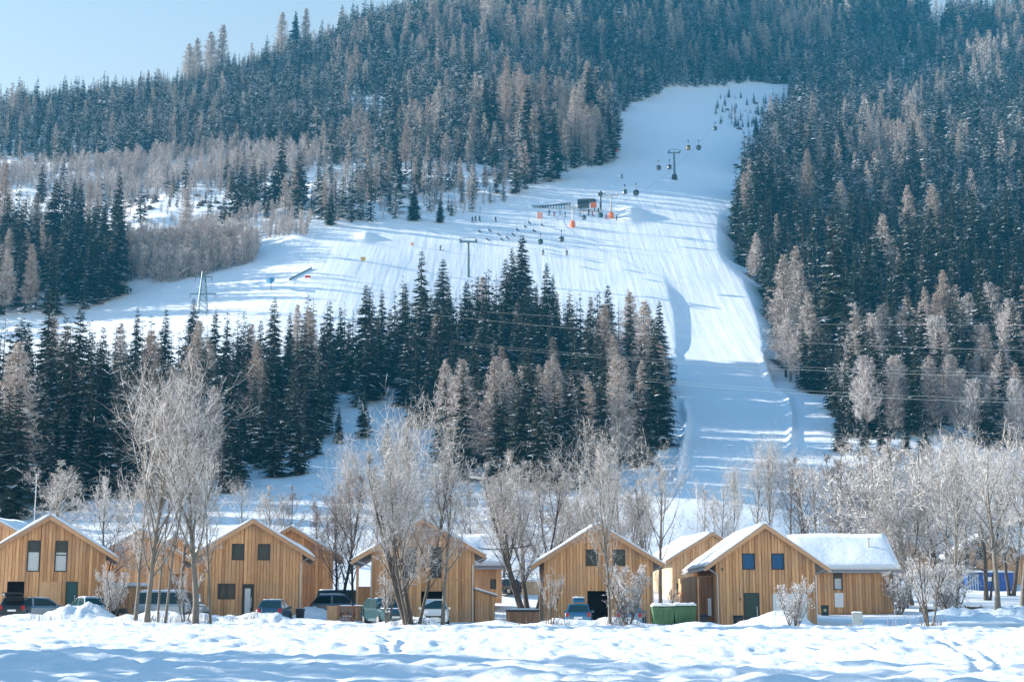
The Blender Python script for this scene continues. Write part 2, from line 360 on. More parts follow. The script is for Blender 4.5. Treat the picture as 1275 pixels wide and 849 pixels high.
M_birch = foliage('birch_twigs', (0.24, 0.19, 0.18), (0.46, 0.40, 0.38), (0.72, 0.72, 0.73))

# ------------------------------------------------------------------ ground sheet
us = np.concatenate([np.linspace(-0.95, -0.40, 50)[:-1], np.linspace(-0.40, 0.40, 470), np.linspace(0.40, 0.95, 50)[1:]])
ys = np.concatenate([np.exp(np.linspace(math.log(9), math.log(27), 24))[:-1], np.exp(np.linspace(math.log(27), math.log(112), 210))[:-1], np.exp(np.linspace(math.log(112), math.log(1390), 330))])
UU, YY = np.meshgrid(us, ys)
XX = UU * YY
HZ = height(XX, YY)
nr, nc = XX.shape
idx = np.arange(nr * nc).reshape(nr, nc)
F = np.stack([idx[:-1, :-1], idx[:-1, 1:], idx[1:, 1:], idx[1:, :-1]], -1).reshape(-1, 4)
me = npmesh('ground', np.stack([XX, YY, HZ], -1).reshape(-1, 3), F, True)
_, GPX, GPY = base_height(XX, YY)
g = inpoly(GPX, GPY, PISTE).astype(float)
g = gauss(gauss(g, 1.2, 0), 1.2, 1)
a = me.attributes.new('groomed', 'FLOAT', 'POINT'); a.data.foreach_set('value', g.ravel().astype(np.float32))
a = me.attributes.new('track', 'FLOAT', 'POINT'); a.data.foreach_set('value', (XX * 2.2 + YY * 0.25).ravel().astype(np.float32))
me.materials.append(M_ground)
tag(link(bpy.data.objects.new('snowy_ground', me)), 'snow covered valley floor rising to the mountainside with groomed ski runs', kind='structure')

bx, by = np.meshgrid(np.linspace(-160, 160, 41), np.linspace(-260, 9.3, 35))
bz = float(HZ[0].mean()) - 0.06 + 0.15 * fbm(bx / 14.0, by / 11.0, 3) * np.clip((9.3 - by) / 12, 0, 1)
bi = np.arange(bx.size).reshape(bx.shape)
mb2 = npmesh('ground_behind', np.stack([bx, by, bz], -1).reshape(-1, 3), np.stack([bi[:-1, :-1], bi[:-1, 1:], bi[1:, 1:], bi[1:, :-1]], -1).reshape(-1, 4), True); mb2.materials.append(M_snow)
tag(link(bpy.data.objects.new('snow_field', mb2)), 'open snow field on the near side of the lane', kind='structure')
LYS = np.log(ys)
def H(x, y):
    """height of the ground sheet"""
    u = np.clip(np.asarray(x, float) / np.asarray(y, float), us[0], us[-1])
    fi = np.interp(np.log(y), LYS, np.arange(nr)); fj = np.interp(u, us, np.arange(nc))
    return bil(HZ, np.atleast_1d(fi), np.atleast_1d(fj))
_Ym = np.exp(np.linspace(math.log(30), math.log(1150), 3000))
def hit(px, py, ymin=30):
    a, b = ray(px, py)
    Ym = _Ym[_Ym >= ymin]
    d = H(a * Ym, Ym) - (CAMZ + b * Ym)
    k = int(np.argmax(d > 0)) if (d > 0).any() else int(np.argmax((H(a * Ym, Ym) - CAMZ) / Ym))
    Y = Ym[k]
    return Vector((a * Y, Y, float(H(a * Y, Y)[0])))
def gp(px, Y, py=770):
    """ground point on a bearing at a distance"""
    x = ray(px, py)[0] * Y
    return Vector((x, Y, float(H(x, Y)[0])))

# ------------------------------------------------------------------ mesh builder
class MB:
    def __init__(s): s.v = []; s.f = []; s.m = []
    def poly(s, pts, mi=0):
        b = len(s.v); s.v += [tuple(p) for p in pts]; s.f.append(tuple(range(b, b + len(pts)))); s.m.append(mi)
    def raw(s, V, F, mi=0):
        b = len(s.v); s.v += [tuple(p) for p in V]
        for f in F: s.f.append(tuple(i + b for i in f)); s.m.append(mi)
        return s
    def box(s, x0, x1, y0, y1, z0, z1, mi=0, M=None):
        V = [Vector(p) for p in ((x0, y0, z0), (x1, y0, z0), (x1, y1, z0), (x0, y1, z0), (x0, y0, z1), (x1, y0, z1), (x1, y1, z1), (x0, y1, z1))]
        if M is not None: V = [M @ p for p in V]
        return s.raw(V, ((0, 3, 2, 1), (4, 5, 6, 7), (0, 1, 5, 4), (1, 2, 6, 5), (2, 3, 7, 6), (3, 0, 4, 7)), mi)
    def prism(s, poly, d0, d1, axis='y', mi=0):
        """extrude a 2-d outline: axis y takes (x,z), axis x takes (y,z), axis z takes (x,y)"""
        f = {'y': lambda p, d: (p[0], d, p[1]), 'x': lambda p, d: (d, p[0], p[1]), 'z': lambda p, d: (p[0], p[1], d)}[axis]
        n = len(poly); V = [f(p, d0) for p in poly] + [f(p, d1) for p in poly]
        F = [tuple(range(n))[::-1], tuple(range(n, 2 * n))] + [(i, (i + 1) % n, n + (i + 1) % n, n + i) for i in range(n)]
        return s.raw(V, F, mi)
    def tube(s, pts, r, n=5, mi=0, cap=True):
        pts = [Vector(p) for p in pts]; k = len(pts)
        rs = r if isinstance(r, (list, tuple)) else [r] * k
        V = []; ref = Vector((0.3, 0.2, 1)).normalized()
        for i, p in enumerate(pts):
            d = (pts[min(i + 1, k - 1)] - pts[max(i - 1, 0)])
            d = d.normalized() if d.length > 1e-9 else Vector((0, 0, 1))
            a = d.cross(ref) if abs(d.dot(ref)) < 0.95 else d.cross(Vector((1, 0, 0)))
            a.normalize(); b = d.cross(a)
            for j in range(n):
                t = 2 * math.pi * j / n; V.append(p + (a * math.cos(t) + b * math.sin(t)) * rs[i])
        F = [(i * n + j, i * n + (j + 1) % n, (i + 1) * n + (j + 1) % n, (i + 1) * n + j) for i in range(k - 1) for j in range(n)]
        if cap: F += [tuple(range(n))[::-1], tuple(range((k - 1) * n, k * n))]
        return s.raw(V, F, mi)
    def cyl(s, c, ax, r, h, n=16, mi=0):
        c = Vector(c); ax = Vector(ax).normalized() * h / 2
        return s.tube([c - ax, c + ax], r, n, mi)
    def lathe(s, prof, n=12, c=(0, 0, 0), mi=0):
        V = [(c[0] + r * math.cos(2 * math.pi * j / n), c[1] + r * math.sin(2 * math.pi * j / n), c[2] + z) for r, z in prof for j in range(n)]
        F = [(i * n + j, i * n + (j + 1) % n, (i + 1) * n + (j + 1) % n, (i + 1) * n + j) for i in range(len(prof) - 1) for j in range(n)]
        F += [tuple(range(n))[::-1], tuple(range((len(prof) - 1) * n, len(prof) * n))]
        return s.raw(V, F, mi)
    def mesh(s, name, *mats, smooth=False):
        me = bpy.data.meshes.new(name); me.from_pydata(s.v, [], s.f)
        for m in mats: me.materials.append(m)
        if len(mats) > 1: me.polygons.foreach_set('material_index', s.m)
        if smooth: me.polygons.foreach_set('use_smooth', [True] * len(s.f))
        me.update(); return me
    def build(s, name, mats, parent=None, smooth=False, bevel=0):
        mats = mats if isinstance(mats, (list, tuple)) else [mats]
        o = bpy.data.objects.new(name, s.mesh(name, *mats, smooth=smooth)); link(o, parent)
        if bevel:
            b = o.modifiers.new('bevel', 'BEVEL'); b.width = bevel; b.segments = 2; b.limit_method = 'ANGLE'
        return o
def empty(name, loc, rz=0, sc=1.0):
    o = bpy.data.objects.new(name, None); COL.objects.link(o)
    o.location = loc; o.rotation_euler = (0, 0, rz); o.scale = (sc, sc, sc); o.empty_display_size = 0.3
    return o
def copy_tree(o, parent=None):
    c = o.copy(); COL.objects.link(c); c.parent = parent
    for ch in list(o.children): copy_tree(ch, c)
    return c

# ------------------------------------------------------------------ chalets
def intervals(z0, z1, cuts):
    segs = [(z0, z1)]
    for a, b in cuts:
        out = []
        for s0, s1 in segs:
            if b <= s0 or a >= s1: out.append((s0, s1)); continue
            if a > s0 + 0.03: out.append((s0, a))
            if b < s1 - 0.03: out.append((b, s1))
        segs = out
    return segs
def add_boards(root, x0, x1, top, openings, bw, material, y=0.0):
    """vertical cladding boards, each its own part, cut round the openings"""
    xs = [x0]; edges = sorted({round(e, 3) for o in openings for e in (o[0], o[1]) if x0 < e < x1})
    marks = edges + [x1]
    for mk in marks:
        span = mk - xs[-1]
        if span < 0.02: continue
        n = max(1, round(span / bw)); st = xs[-1]
        for i in range(1, n + 1): xs.append(st + span * i / n)
    for k, (a, b) in enumerate(zip(xs[:-1], xs[1:])):
        m = (a + b) / 2
        cuts = [(o[2], o[3]) for o in openings if o[0] - 0.01 <= m <= o[1] + 0.01]
        zt = min(top(a), top(b))
        d = 0.06 if k % 2 else 0.02
        for s0, s1 in intervals(0.0, max(top(a), top(b)), cuts):
            mb = MB(); ta = min(s1, top(a)); tb = min(s1, top(b))
            if max(ta, tb) - s0 < 0.05: continue
            ta = max(ta, s0 + 0.01); tb = max(tb, s0 + 0.01); e = 0.012
            mb.prism([(a + e, s0), (b - e, s0), (b - e, tb), (a + e, ta)], y - d, y + 0.045)
            mb.build('board', material, root)
def add_window(root, x0, x1, z0, z1, y=0.0, bars=(), pane=None, curtain=False):
    f = 0.07; mb = MB(); ya, yb = y - 0.075, y + 0.06
    mb.box(x0, x0 + f, ya, yb, z0, z1); mb.box(x1 - f, x1, ya, yb, z0, z1)
    mb.box(x0 + f, x1 - f, ya, yb, z0, z0 + f); mb.box(x0 + f, x1 - f, ya, yb, z1 - f, z1)
    for b in bars: mb.box(x0 + f, x1 - f, ya + 0.01, yb, b - 0.03, b + 0.03)
    w = mb.build('window', M_dark, root)
    lo = z0 + f
    for b in list(bars) + [z1 - f + 0.03]:
        p = MB(); p.box(x0 + f, x1 - f, y + 0.005, y + 0.02, lo, b - 0.03); p.build('pane', pane or M_pane, w); lo = b + 0.03
    if curtain:
        c = MB(); n = 8; dx = (x1 - x0 - 2 * f) / n
        for i in range(n): c.box(x0 + f + i * dx, x0 + f + (i + 1) * dx, y - 0.012 + 0.004 * (i % 2), y + 0.004, z0 + f, z0 + (z1 - z0) * 0.62)
        c.build('curtain', M_curtain, w)
    return w
def add_door(root, x0, x1, z0, z1, material, y=0.0, glazed=False):
    mb = MB(); f = 0.06
    mb.box(x0, x0 + f, y - 0.08, y + 0.05, z0, z1); mb.box(x1 - f, x1, y - 0.08, y + 0.05, z0, z1); mb.box(x0 + f, x1 - f, y - 0.08, y + 0.05, z1 - f, z1)
    fr = MB()
    d = MB(); d.box(x0 + f, x1 - f, y - 0.035, y + 0.03, z0, z1 - f)
    dd = d.build('door', material, root)
    mb.build('frame', M_dark, dd)
    h = MB(); h.box(x1 - f - 0.14, x1 - f - 0.09, y - 0.085, y - 0.036, z0 + 0.75, z0 + 1.45); h.build('handle', M_metal, dd)
    if glazed:
        p = MB(); p.box(x0 + f + 0.12, x1 - f - 0.17, y - 0.045, y - 0.036, z0 + 0.2, z1 - 0.3); p.build('pane', M_curtain, dd)
    return dd
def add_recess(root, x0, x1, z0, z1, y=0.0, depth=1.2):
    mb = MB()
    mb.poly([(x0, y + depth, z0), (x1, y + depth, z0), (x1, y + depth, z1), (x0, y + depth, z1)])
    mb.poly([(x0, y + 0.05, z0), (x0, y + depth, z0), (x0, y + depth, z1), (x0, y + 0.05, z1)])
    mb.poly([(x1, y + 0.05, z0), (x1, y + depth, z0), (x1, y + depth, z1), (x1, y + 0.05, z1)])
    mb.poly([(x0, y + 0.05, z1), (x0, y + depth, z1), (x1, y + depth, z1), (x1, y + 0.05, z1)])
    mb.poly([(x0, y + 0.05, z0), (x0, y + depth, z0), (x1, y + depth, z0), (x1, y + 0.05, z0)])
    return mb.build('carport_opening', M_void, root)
def snow_slab(p00, p10, p11, p01, n, th, seed=0, nu=14, nv=10):
    """rounded, slightly uneven snow lying on a roof slope; p00-p10 along the eave, p01-p11 along the ridge"""
    rg = np.random.default_rng(seed); p00, p10, p11, p01, n = map(Vector, (p00, p10, p11, p01, n))
    V = []; Fq = []
    for i in range(nu + 1):
        for j in range(nv + 1):
            u, v = i / nu, j / nv
            p = (p00 * (1 - u) + p10 * u) * (1 - v) + (p01 * (1 - u) + p11 * u) * v
            e = min(1, min(u, 1 - u) * nu * 0.9 + 0.45, v * nv * 0.8 + 0.5)
            V.append(p + n * th * e * (0.8 + 0.22 * rg.random() + 0.3 * math.sin(u * 9.1 + seed) * math.sin(v * 4.3 + seed * 2)) + ((p00 - p01).normalized() * (0.05 + 0.09 * rg.random()) if j == 0 and th > .15 else Vector((0, 0, 0))))
    b = len(V)
    for i in range(nu + 1):
        for j in range(nv + 1):
            u, v = i / nu, j / nv
            V.append((p00 * (1 - u) + p10 * u) * (1 - v) + (p01 * (1 - u) + p11 * u) * v + n * 0.004)
    W = nv + 1
    for i in range(nu):
        for j in range(nv): Fq.append((i * W + j, (i + 1) * W + j, (i + 1) * W + j + 1, i * W + j + 1))
    for i in range(nu):
        Fq.append((i * W, b + i * W, b + (i + 1) * W, (i + 1) * W)); k = nv
        Fq.append((i * W + k, (i + 1) * W + k, b + (i + 1) * W + k, b + i * W + k))
    for j in range(nv):
        Fq.append((j, j + 1, b + j + 1, b + j)); k = nu * W
        Fq.append((k + j, b + k + j, b + k + j + 1, k + j + 1))
    return V, Fq
def downspout(root, x, y, z1, y_off=-0.12, kx=0.0, gx=None):
    mb = MB(); gx = x if gx is None else gx
    mb.tube([(gx, y + y_off, z1), (gx + (x - gx) * 0.4, y + y_off, z1 - 0.12), (x, y + y_off, z1 - 0.42), (x, y + y_off, 0)], 0.05, 6)
    return mb.build('downspout', M_metal, root)
def gable_house(name, label, loc, rz, W, He, pitch, L, ovl=0.75, ovr=0.75, ovf=0.45, openings=(), bw=0.23, board=None, snow=0.2, group='timber chalets', cat='house', xr=0.0, seed=1, boards=True, wall=None):
    """front gable on y=0 facing -y; xr = ridge x; walls reach He at both corners"""
    root = empty(name, loc, rz); tag(root, label, cat, group)
    tp = math.tan(R(pitch)); hw = W / 2
    zr = He + (hw - xr) * tp if xr >= 0 else He + (hw + xr) * tp     # ridge underside
    under = lambda x: zr - abs(x - xr) * tp
    body = MB()
    body.prism([(-hw, -0.3), (hw, -0.3), (hw, under(hw) - 0.01), (xr, zr - 0.01), (-hw, under(-hw) - 0.01)], 0.05, L)
    holes = [o for o in openings if o[4] == 'recess']
    if holes:      # front face is left open where the carport is
        body = MB()
        segs = [(-hw, -0.3)]
        pr = [(-hw, under(-hw) - 0.01), (xr, zr - 0.01), (hw, under(hw) - 0.01)]
        h = holes[0]
        body.prism([(-hw, -0.3), (h[0], -0.3), (h[0], under(h[0]) - 0.01), (-hw, under(-hw) - 0.01)] if h[0] < xr else [(-hw, -0.3), (h[0], -0.3), (h[0], under(h[0]) - .01), (xr, zr - .01), (-hw, under(-hw) - .01)], 0.05, L)
        body.prism([(h[1], -0.3), (hw, -0.3), (hw, under(hw) - 0.01), (h[1], under(h[1]) - 0.01)] if h[1] > xr else [(h[1], -0.3), (hw, -0.3), (hw, under(hw) - .01), (xr, zr - .01), (h[1], under(h[1]) - .01)], 0.051, L - 0.001)
        top = [(h[0], h[3]), (h[1], h[3]), (h[1], under(h[1]) - 0.012)] + ([(xr, zr - 0.012)] if h[0] < xr < h[1] else []) + [(h[0], under(h[0]) - 0.012)]
        body.prism(top, 0.052, L - 0.002)
        body.box(h[0], h[1], 1.3, L - 0.003, -0.3, h[3])
    body.build('wall', wall or M_wallwood, root)
    if boards: add_boards(root, -hw, hw, lambda x: under(x) - 0.02, [o for o in openings], bw, board or M_board)
    for o in openings:
        x0, x1, z0, z1, kind = o[:5]; ex = o[5] if len(o) > 5 else {}
        if kind == 'window': add_window(root, x0, x1, z0, z1, **ex)
        elif kind == 'door': add_door(root, x0, x1, z0, z1, **ex)
        elif kind == 'recess': add_recess(root, x0 + 0.003, x1 - 0.003, z0, z1 - 0.003)
        elif kind == 'panel':
            mb = MB(); mb.box(x0, x1, -0.03, 0.04, z0, z1); mb.build('panel', ex.get('material', M_white), root)
    th = 0.2; c, s_ = math.cos(R(pitch)), math.sin(R(pitch))
    rf = MB()
    for sg, ov in ((-1, ovl), (1, ovr)):
        half = hw + sg * (-xr) if sg > 0 else hw + xr
        ex = half + ov
        pr = [(xr, zr), (xr + sg * ex, zr - ex * tp), (xr + sg * ex, zr - ex * tp + th / c), (xr, zr + th / c)]
        if sg < 0: pr = pr[::-1]
        rf.prism(pr, -ovf, L + 0.5)
    roof = rf.build('roof', M_roofmetal, root)
    sn = MB()
    for sg, ov in ((-1, ovl), (1, ovr)):
        half = hw - sg * xr; ex = half + ov
        e0 = (xr + sg * (ex - 0.02), -ovf + 0.03, zr - (ex - 0.02) * tp + th / c); e1 = (e0[0], L + 0.47, e0[2])
        r0 = (xr, -ovf + 0.03, zr + th / c); r1 = (xr, L + 0.47, r0[2])
        V, Fq = snow_slab(e0, e1, r1, r0, (sg * s_, 0, c), snow, seed + sg, 16, 8)
        if sg < 0: Fq = [f[::-1] for f in Fq]
        sn.raw(V, Fq)
    sn.build('roof_snow', M_snow, root, smooth=True)
    for sg, ov in ((-1, ovl), (1, ovr)):
        half = hw - sg * xr; ex = half + ov; b = MB()
        x1 = xr + sg * (ex + 0.015); q = 0.29
        pr = [(xr, zr - 0.10), (x1, zr - ex * tp - 0.10), (x1, zr - ex * tp - 0.10 + q), (xr, zr - 0.10 + q)]
        if sg < 0: pr = pr[::-1]
        b.prism(pr, -ovf - 0.05, -ovf - 0.003); b.build('bargeboard', M_trim, root)
        b = MB(); b.tube([(xr + sg * (ex + 0.06), -ovf + 0.02, zr - ex * tp + 0.02), (xr + sg * (ex + 0.06), L + 0.4, zr - ex * tp + 0.02)], 0.07, 8)
        b.build('gutter', M_metal, root)
    root['_zr'] = zr
    return root
def eave_house(name, label, loc, rz, W, He, pitch, D, ov=0.6, openings=(), bw=0.27, board=None, snow=0.2, seed=3, group='timber chalets', cat='house'):
    """long eave wall on y=0 facing -y, ridge along x"""
    root = empty(name, loc, rz); tag(root, label, cat, group)
    tp = math.tan(R(pitch)); hw = W / 2; zr = He + D / 2 * tp
    b = MB(); b.prism([(0.05, -0.3), (D, -0.3), (D, He - .01), (D / 2, zr - .01), (0.05, He - .01)], -hw, hw, 'x'); b.build('wall', M_wallwood, root)
    add_boards(root, -hw, hw, lambda x: He - 0.03, list(openings), bw, board or M_board)
    for o in openings:
        x0, x1, z0, z1, kind = o[:5]; ex = o[5] if len(o) > 5 else {}
        if kind == 'window': add_window(root, x0, x1, z0, z1, **ex)
        elif kind == 'panel':
            mb = MB(); mb.box(x0, x1, -0.05, 0.04, z0, z1); mb.build('panel', ex.get('material', M_white), root)
    th = 0.2; c, s_ = math.cos(R(pitch)), math.sin(R(pitch)); ex = D / 2 + ov
    rf = MB()
    for sg in (-1, 1):
        pr = [(D / 2, zr), (D / 2 + sg * ex, zr - ex * tp), (D / 2 + sg * ex, zr - ex * tp + th / c), (D / 2, zr + th / c)]
        rf.prism(pr if sg > 0 else pr[::-1], -hw - 0.6, hw + 0.6, 'x')
    rf.build('roof', M_roofmetal, root)
    sn = MB()
    for sg in (-1, 1):
        yy = D / 2 + sg * (ex - 0.02); zz = zr - (ex - 0.02) * tp + th / c
        V, Fq = snow_slab((-hw - .57, yy, zz), (hw + .57, yy, zz), (hw + .57, D / 2, zr + th / c), (-hw - .57, D / 2, zr + th / c), (0, sg * s_, c), snow, seed + sg, 18, 8)
        if sg > 0: Fq = [f[::-1] for f in Fq]
        sn.raw(V, Fq)
    sn.build('roof_snow', M_snow, root, smooth=True)
    g_ = MB(); g_.tube([(-hw - .6, -ov - 0.06, He - ov * tp + 0.03), (hw + .6, -ov - 0.06, He - ov * tp + 0.03)], 0.07, 8); g_.build('gutter', M_metal, root)
    return root

def wpt(px, py, Y): return P(px, py, Y)
def frm(px0, py_base, Y, zoff=0.0):
    p = P(px0, py_base, Y); return (p.x, Y, p.z + zoff)
S = FPX / 107.0 / 1.0      # px per metre at the chalet row
def op(pxc, pyc, w, h, ox, base, kind, k=None, s=None):
    """an opening read off the photo: centre, size in px -> metres on the wall"""
    s = s or S
    x = (pxc - ox) / s; z = (base - pyc) / s
    return (x - w / 2 / s, x + w / 2 / s, max(0.0, z - h / 2 / s), z + h / 2 / s, kind, k or {})

# chalet with two tall windows, far left
ox, ba = 57, 768
gable_house('timber_chalet', 'timber chalet at the left edge with two tall narrow windows and a teal door', frm(ox, ba, 107), R(15), 7.7, 4.35, 32, 12.5,
    openings=[op(39, 694, 15, 38, ox, ba, 'window', dict(curtain=True, bars=())), op(71.5, 694, 15, 38, ox, ba, 'window', dict(curtain=True, bars=(4.25,))),
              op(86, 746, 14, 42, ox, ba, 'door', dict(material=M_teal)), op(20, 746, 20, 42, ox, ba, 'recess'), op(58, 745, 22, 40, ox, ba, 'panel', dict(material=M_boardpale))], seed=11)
# second row chalet behind the big frosted trees
gable_house('timber_chalet', 'timber chalet set back between the tall frosted tree pair and the teal door chalet', frm(172, 752, 128), R(15), 7.4, 3.7, 31, 11, openings=[(2.6, 3.2, 0.6, 2.5, 'panel', dict(material=M_brown))], bw=0.3, board=M_boardpale, seed=21)
gable_house('timber_chalet', 'small orange brown chalet wall showing far behind between two front chalets', frm(216, 752, 146), R(12), 7.4, 3.9, 31, 10, openings=[], bw=0.35, seed=22)
# chalet with two small square windows and glazed door
ox, ba = 312, 770
h2 = gable_house('timber_chalet', 'timber chalet with two small square windows above a glazed black door', frm(ox, ba, 107), R(8.5), 6.9, 4.5, 31.5, 12.5,
    openings=[op(294.5, 689, 15, 20, ox, ba, 'window'), op(326, 689, 15, 20, ox, ba, 'window'), op(282, 737, 21, 19, ox, ba, 'window'), op(308, 749, 14, 42, ox, ba, 'door', dict(material=M_dark, glazed=True))], seed=31)
downspout(h2, 3.36, -0.02, 4.25, gx=4.1)
gable_house('timber_chalet', 'plain timber chalet standing close behind the right side of the glazed door chalet', frm(360, 757, 126), R(8), 7.0, 4.3, 31, 10, openings=[(2.35 - 5.3, 2.5 - 5.0, 0.8, 1.4, 'panel', dict(material=M_dark))], bw=0.3, seed=33)
# chalet with carport behind the thick multi-stem tree
ox, ba = 526, 777
h3 = gable_house('timber_chalet', 'timber chalet with two tall dark windows and lean-to shed behind the thick stemmed tree', frm(ox, ba, 107), R(3), 7.15, 4.95, 30, 12.5, ovl=1.35, ovr=0.75,
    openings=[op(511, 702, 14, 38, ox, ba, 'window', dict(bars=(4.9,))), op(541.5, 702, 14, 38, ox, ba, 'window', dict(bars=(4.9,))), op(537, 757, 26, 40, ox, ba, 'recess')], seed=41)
b = MB(); b.box(-3.58, -1.0, -0.09, -0.062, 3.02, 3.12); b.build('trim_rail', M_trim, h3); b = MB(); b.box(1.0, 3.58, -0.09, -0.062, 3.02, 3.12); b.build('trim_rail', M_trim, h3)
downspout(h3, 3.45, -0.02, 4.5, gx=4.2); downspout(h3, -3.55, -0.35, 4.3, gx=-4.6)
b = MB(); b.box(-4.62, -4.44, 0.2, 0.4, 0, 4.0); b.build('post', M_trim, h3)
b = MB(); b.box(-4.7, -3.6, 2.0, 6.0, 0.0, 2.6); b.build('side_annexe', M_wallwood, h3)
ls = MB(); ls.prism([(3.62, -0.3), (5.0, -0.3), (5.0, 1.95), (3.62, 2.35)], 0.1, 3.5); lsh = ls.build('lean_to', M_wallwood, h3)
add_boards(h3, 3.62, 4.98, lambda x: 2.33 - (x - 3.62) * 0.29, [], 0.2, M_board, y=0.06)
b = MB(); b.prism([(3.58, 2.37), (5.2, 1.9), (5.2, 1.97), (3.58, 2.44)], -0.25, 3.8); b.build('lean_to_roof', M_roofmetal, h3)
b = MB(); b.prism([(3.6, 2.444), (5.18, 1.984), (5.18, 2.06), (3.6, 2.54)], -0.22, 3.77); b.build('lean_to_snow', M_snow, h3)
eave_house('timber_chalet', 'small snowy roofed chalet with one tiny window in the gap right of the lean-to', frm(600, 746, 136), R(0), 3.4, 3.1, 36, 6.5, openings=[(0.75, 1.25, 0.9, 1.75, 'window')], seed=51)
# chalet with square windows behind the blue car
ox, ba = 746, 778
h4 = gable_house('timber_chalet', 'timber chalet with square reflecting windows left of the two green dumpsters', frm(ox, ba, 106), R(0.5), 7.5, 4.35, 31.5, 12.5, ovl=0.9,
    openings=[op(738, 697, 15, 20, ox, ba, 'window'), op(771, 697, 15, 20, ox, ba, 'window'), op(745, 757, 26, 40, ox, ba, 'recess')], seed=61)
downspout(h4, 3.7, -0.02, 4.0, gx=4.4)
gable_house('timber_chalet', 'pale second row timber chalet between the dumpsters and the blue windowed chalet', frm(888, 748, 150), R(8), 8.0, 4.0, 31, 11, openings=[(-2.2, -1.7, 2.7, 3.5, 'window'), (-3.6, -3.2, 0.6, 1.7, 'window')], bw=0.33, board=M_boardpale, seed=63, wall=M_cream)
# chalet with blue windows
ox, ba = 955, 781
h5 = gable_house('timber_chalet', 'timber chalet with two windows painted with blue sky reflection and dark green door right of the dumpsters', frm(ox, ba, 107), R(0), 6.9, 4.45, 35, 13.5, ovl=0.75, ovr=0.9,
    openings=[op(934.5, 701, 16, 20, ox, ba, 'window', dict(pane=M_paneblue)), op(970.5, 701, 16, 20, ox, ba, 'window', dict(pane=M_paneblue)), op(937, 760, 19, 42, ox, ba, 'door', dict(material=M_greendoor)), op(984, 760, 42, 40, ox, ba, 'panel', dict(material=M_white))], seed=71)
downspout(h5, -3.35, -0.02, 4.0, gx=-4.0); downspout(h5, 3.45, -0.02, 4.0, gx=4.25)
b = MB(); b.box(-4.7, -3.46, 1.6, 12.5, -0.3, 3.55); b.build('side_annexe', M_wallwood, h5)
add_boards(h5, -4.7, -3.47, lambda x: 3.5, [], 0.22, M_brown, y=1.55)
b = MB(); b.box(-4.72, -4.62, 0.1, 0.2, 0, 3.4); b.build('post', M_trim, h5)
b = MB(); b.box(-3.86, -3.62, 1.42, 1.5, 0.8, 2.0); b.build('meter_box', M_white, h5)
b = MB(); b.box(-3.05, -2.95, -0.16, -0.065, 3.9, 4.05); b.build('wall_lamp', M_greendoor, h5); b = MB(); b.box(-1.85, -1.75, -0.10, -0.065, 1.85, 2.0); b.build('house_sign', M_greendoor, h5)
eave_house('timber_chalet', 'long timber chalet with snowy roof slope and white wall panel beside a green bin', frm(1058, 763, 132), R(0), 7.6, 3.85, 32, 8.5, ov=0.7,
    openings=[(-1.28, -0.55, 1.95, 3.5, 'window', dict(curtain=True)), (-1.25, -0.5, 0.5, 1.7, 'panel', dict(material=M_white))], seed=81)
h5b = [o for o in COL.objects if o.get('label', '').startswith('long timber chalet')][0]
b = MB(); b.tube([(2.35, 2.2, 5.4), (2.35, 2.2, 6.35)], .09, 8); b.cyl((2.35, 2.2, 6.4), (0, 0, 1), .15, .1, 8); b.build('vent_pipe', M_metal, h5b)
# right background: pale house and blue hut
gable_house('timber_chalet', 'pale timber house far right with snow roof above the blue hut', frm(1232, 735, 196), R(-6), 9.0, 4.2, 33, 10, openings=[(-1.4, -0.5, 3.9, 5.6, 'window'), (-2.6, -1.9, 1.0, 2.2, 'window')], bw=0.45, board=M_boardpale, seed=91, wall=M_cream)
gable_house('timber_chalet', 'pale chalet wall far behind the rime covered trees at right', frm(1135, 735, 190), R(0), 7.0, 3.6, 33, 10, openings=[(0.4, 1.2, 0.8, 2.0, 'window')], bw=0.45, board=M_boardpale, seed=93, wall=M_cream)
gable_house('timber_chalet', 'snow roofed barn tucked behind the left edge chalet below the dark spruces', frm(-10, 712, 160), R(0), 8, 3.2, 28, 10, openings=[], bw=0.4, seed=95)

# ------------------------------------------------------------------ hut, dumpsters, bins, boxes, fence, woodpile
M_blue = simple('blue_sheet', (0.015, 0.09, 0.36), 0.45, noise=0.25, nscale=1.2)
M_bluel = simple('pale_blue_sheet', (0.35, 0.5, 0.62), 0.5)
M_green = simple('green_plastic', (0.05, 0.13, 0.055), 0.6, noise=0.3, nscale=2)
p = gp(1233, 186, 725); hut = empty('blue_hut', (p.x, p.y, p.z - 0.05), R(-4)); tag(hut, 'blue sheet metal hut with pale ribbed door in front of the pale house', 'hut')
b = MB(); b.box(-2.8, 2.8, 0, 2.4, 0, 2.25)
for i in range(17): b.box(-2.7 + i * 0.33, -2.62 + i * 0.33, -0.03, 0, 0.1, 2.2)
b.build('wall', M_blue, hut)
b = MB(); [b.box(-2.75 + i * 0.3, -2.6 + i * 0.3, -0.06, -0.03, 0.1, 2.15) for i in range(5)]; b.build('door', M_bluel, hut)
b = MB(); V, Fq = snow_slab((-2.9, -0.1, 2.25), (2.9, -0.1, 2.25), (2.9, 2.5, 2.3), (-2.9, 2.5, 2.3), (0, 0, 1), 0.25, 5); b.raw(V, Fq); b.build('roof_snow', M_snow, hut, smooth=True)
b = MB(); b.box(-0.6, 0.5, -0.05, -0.032, 1.2, 1.7); b.build('sign', M_white, hut)

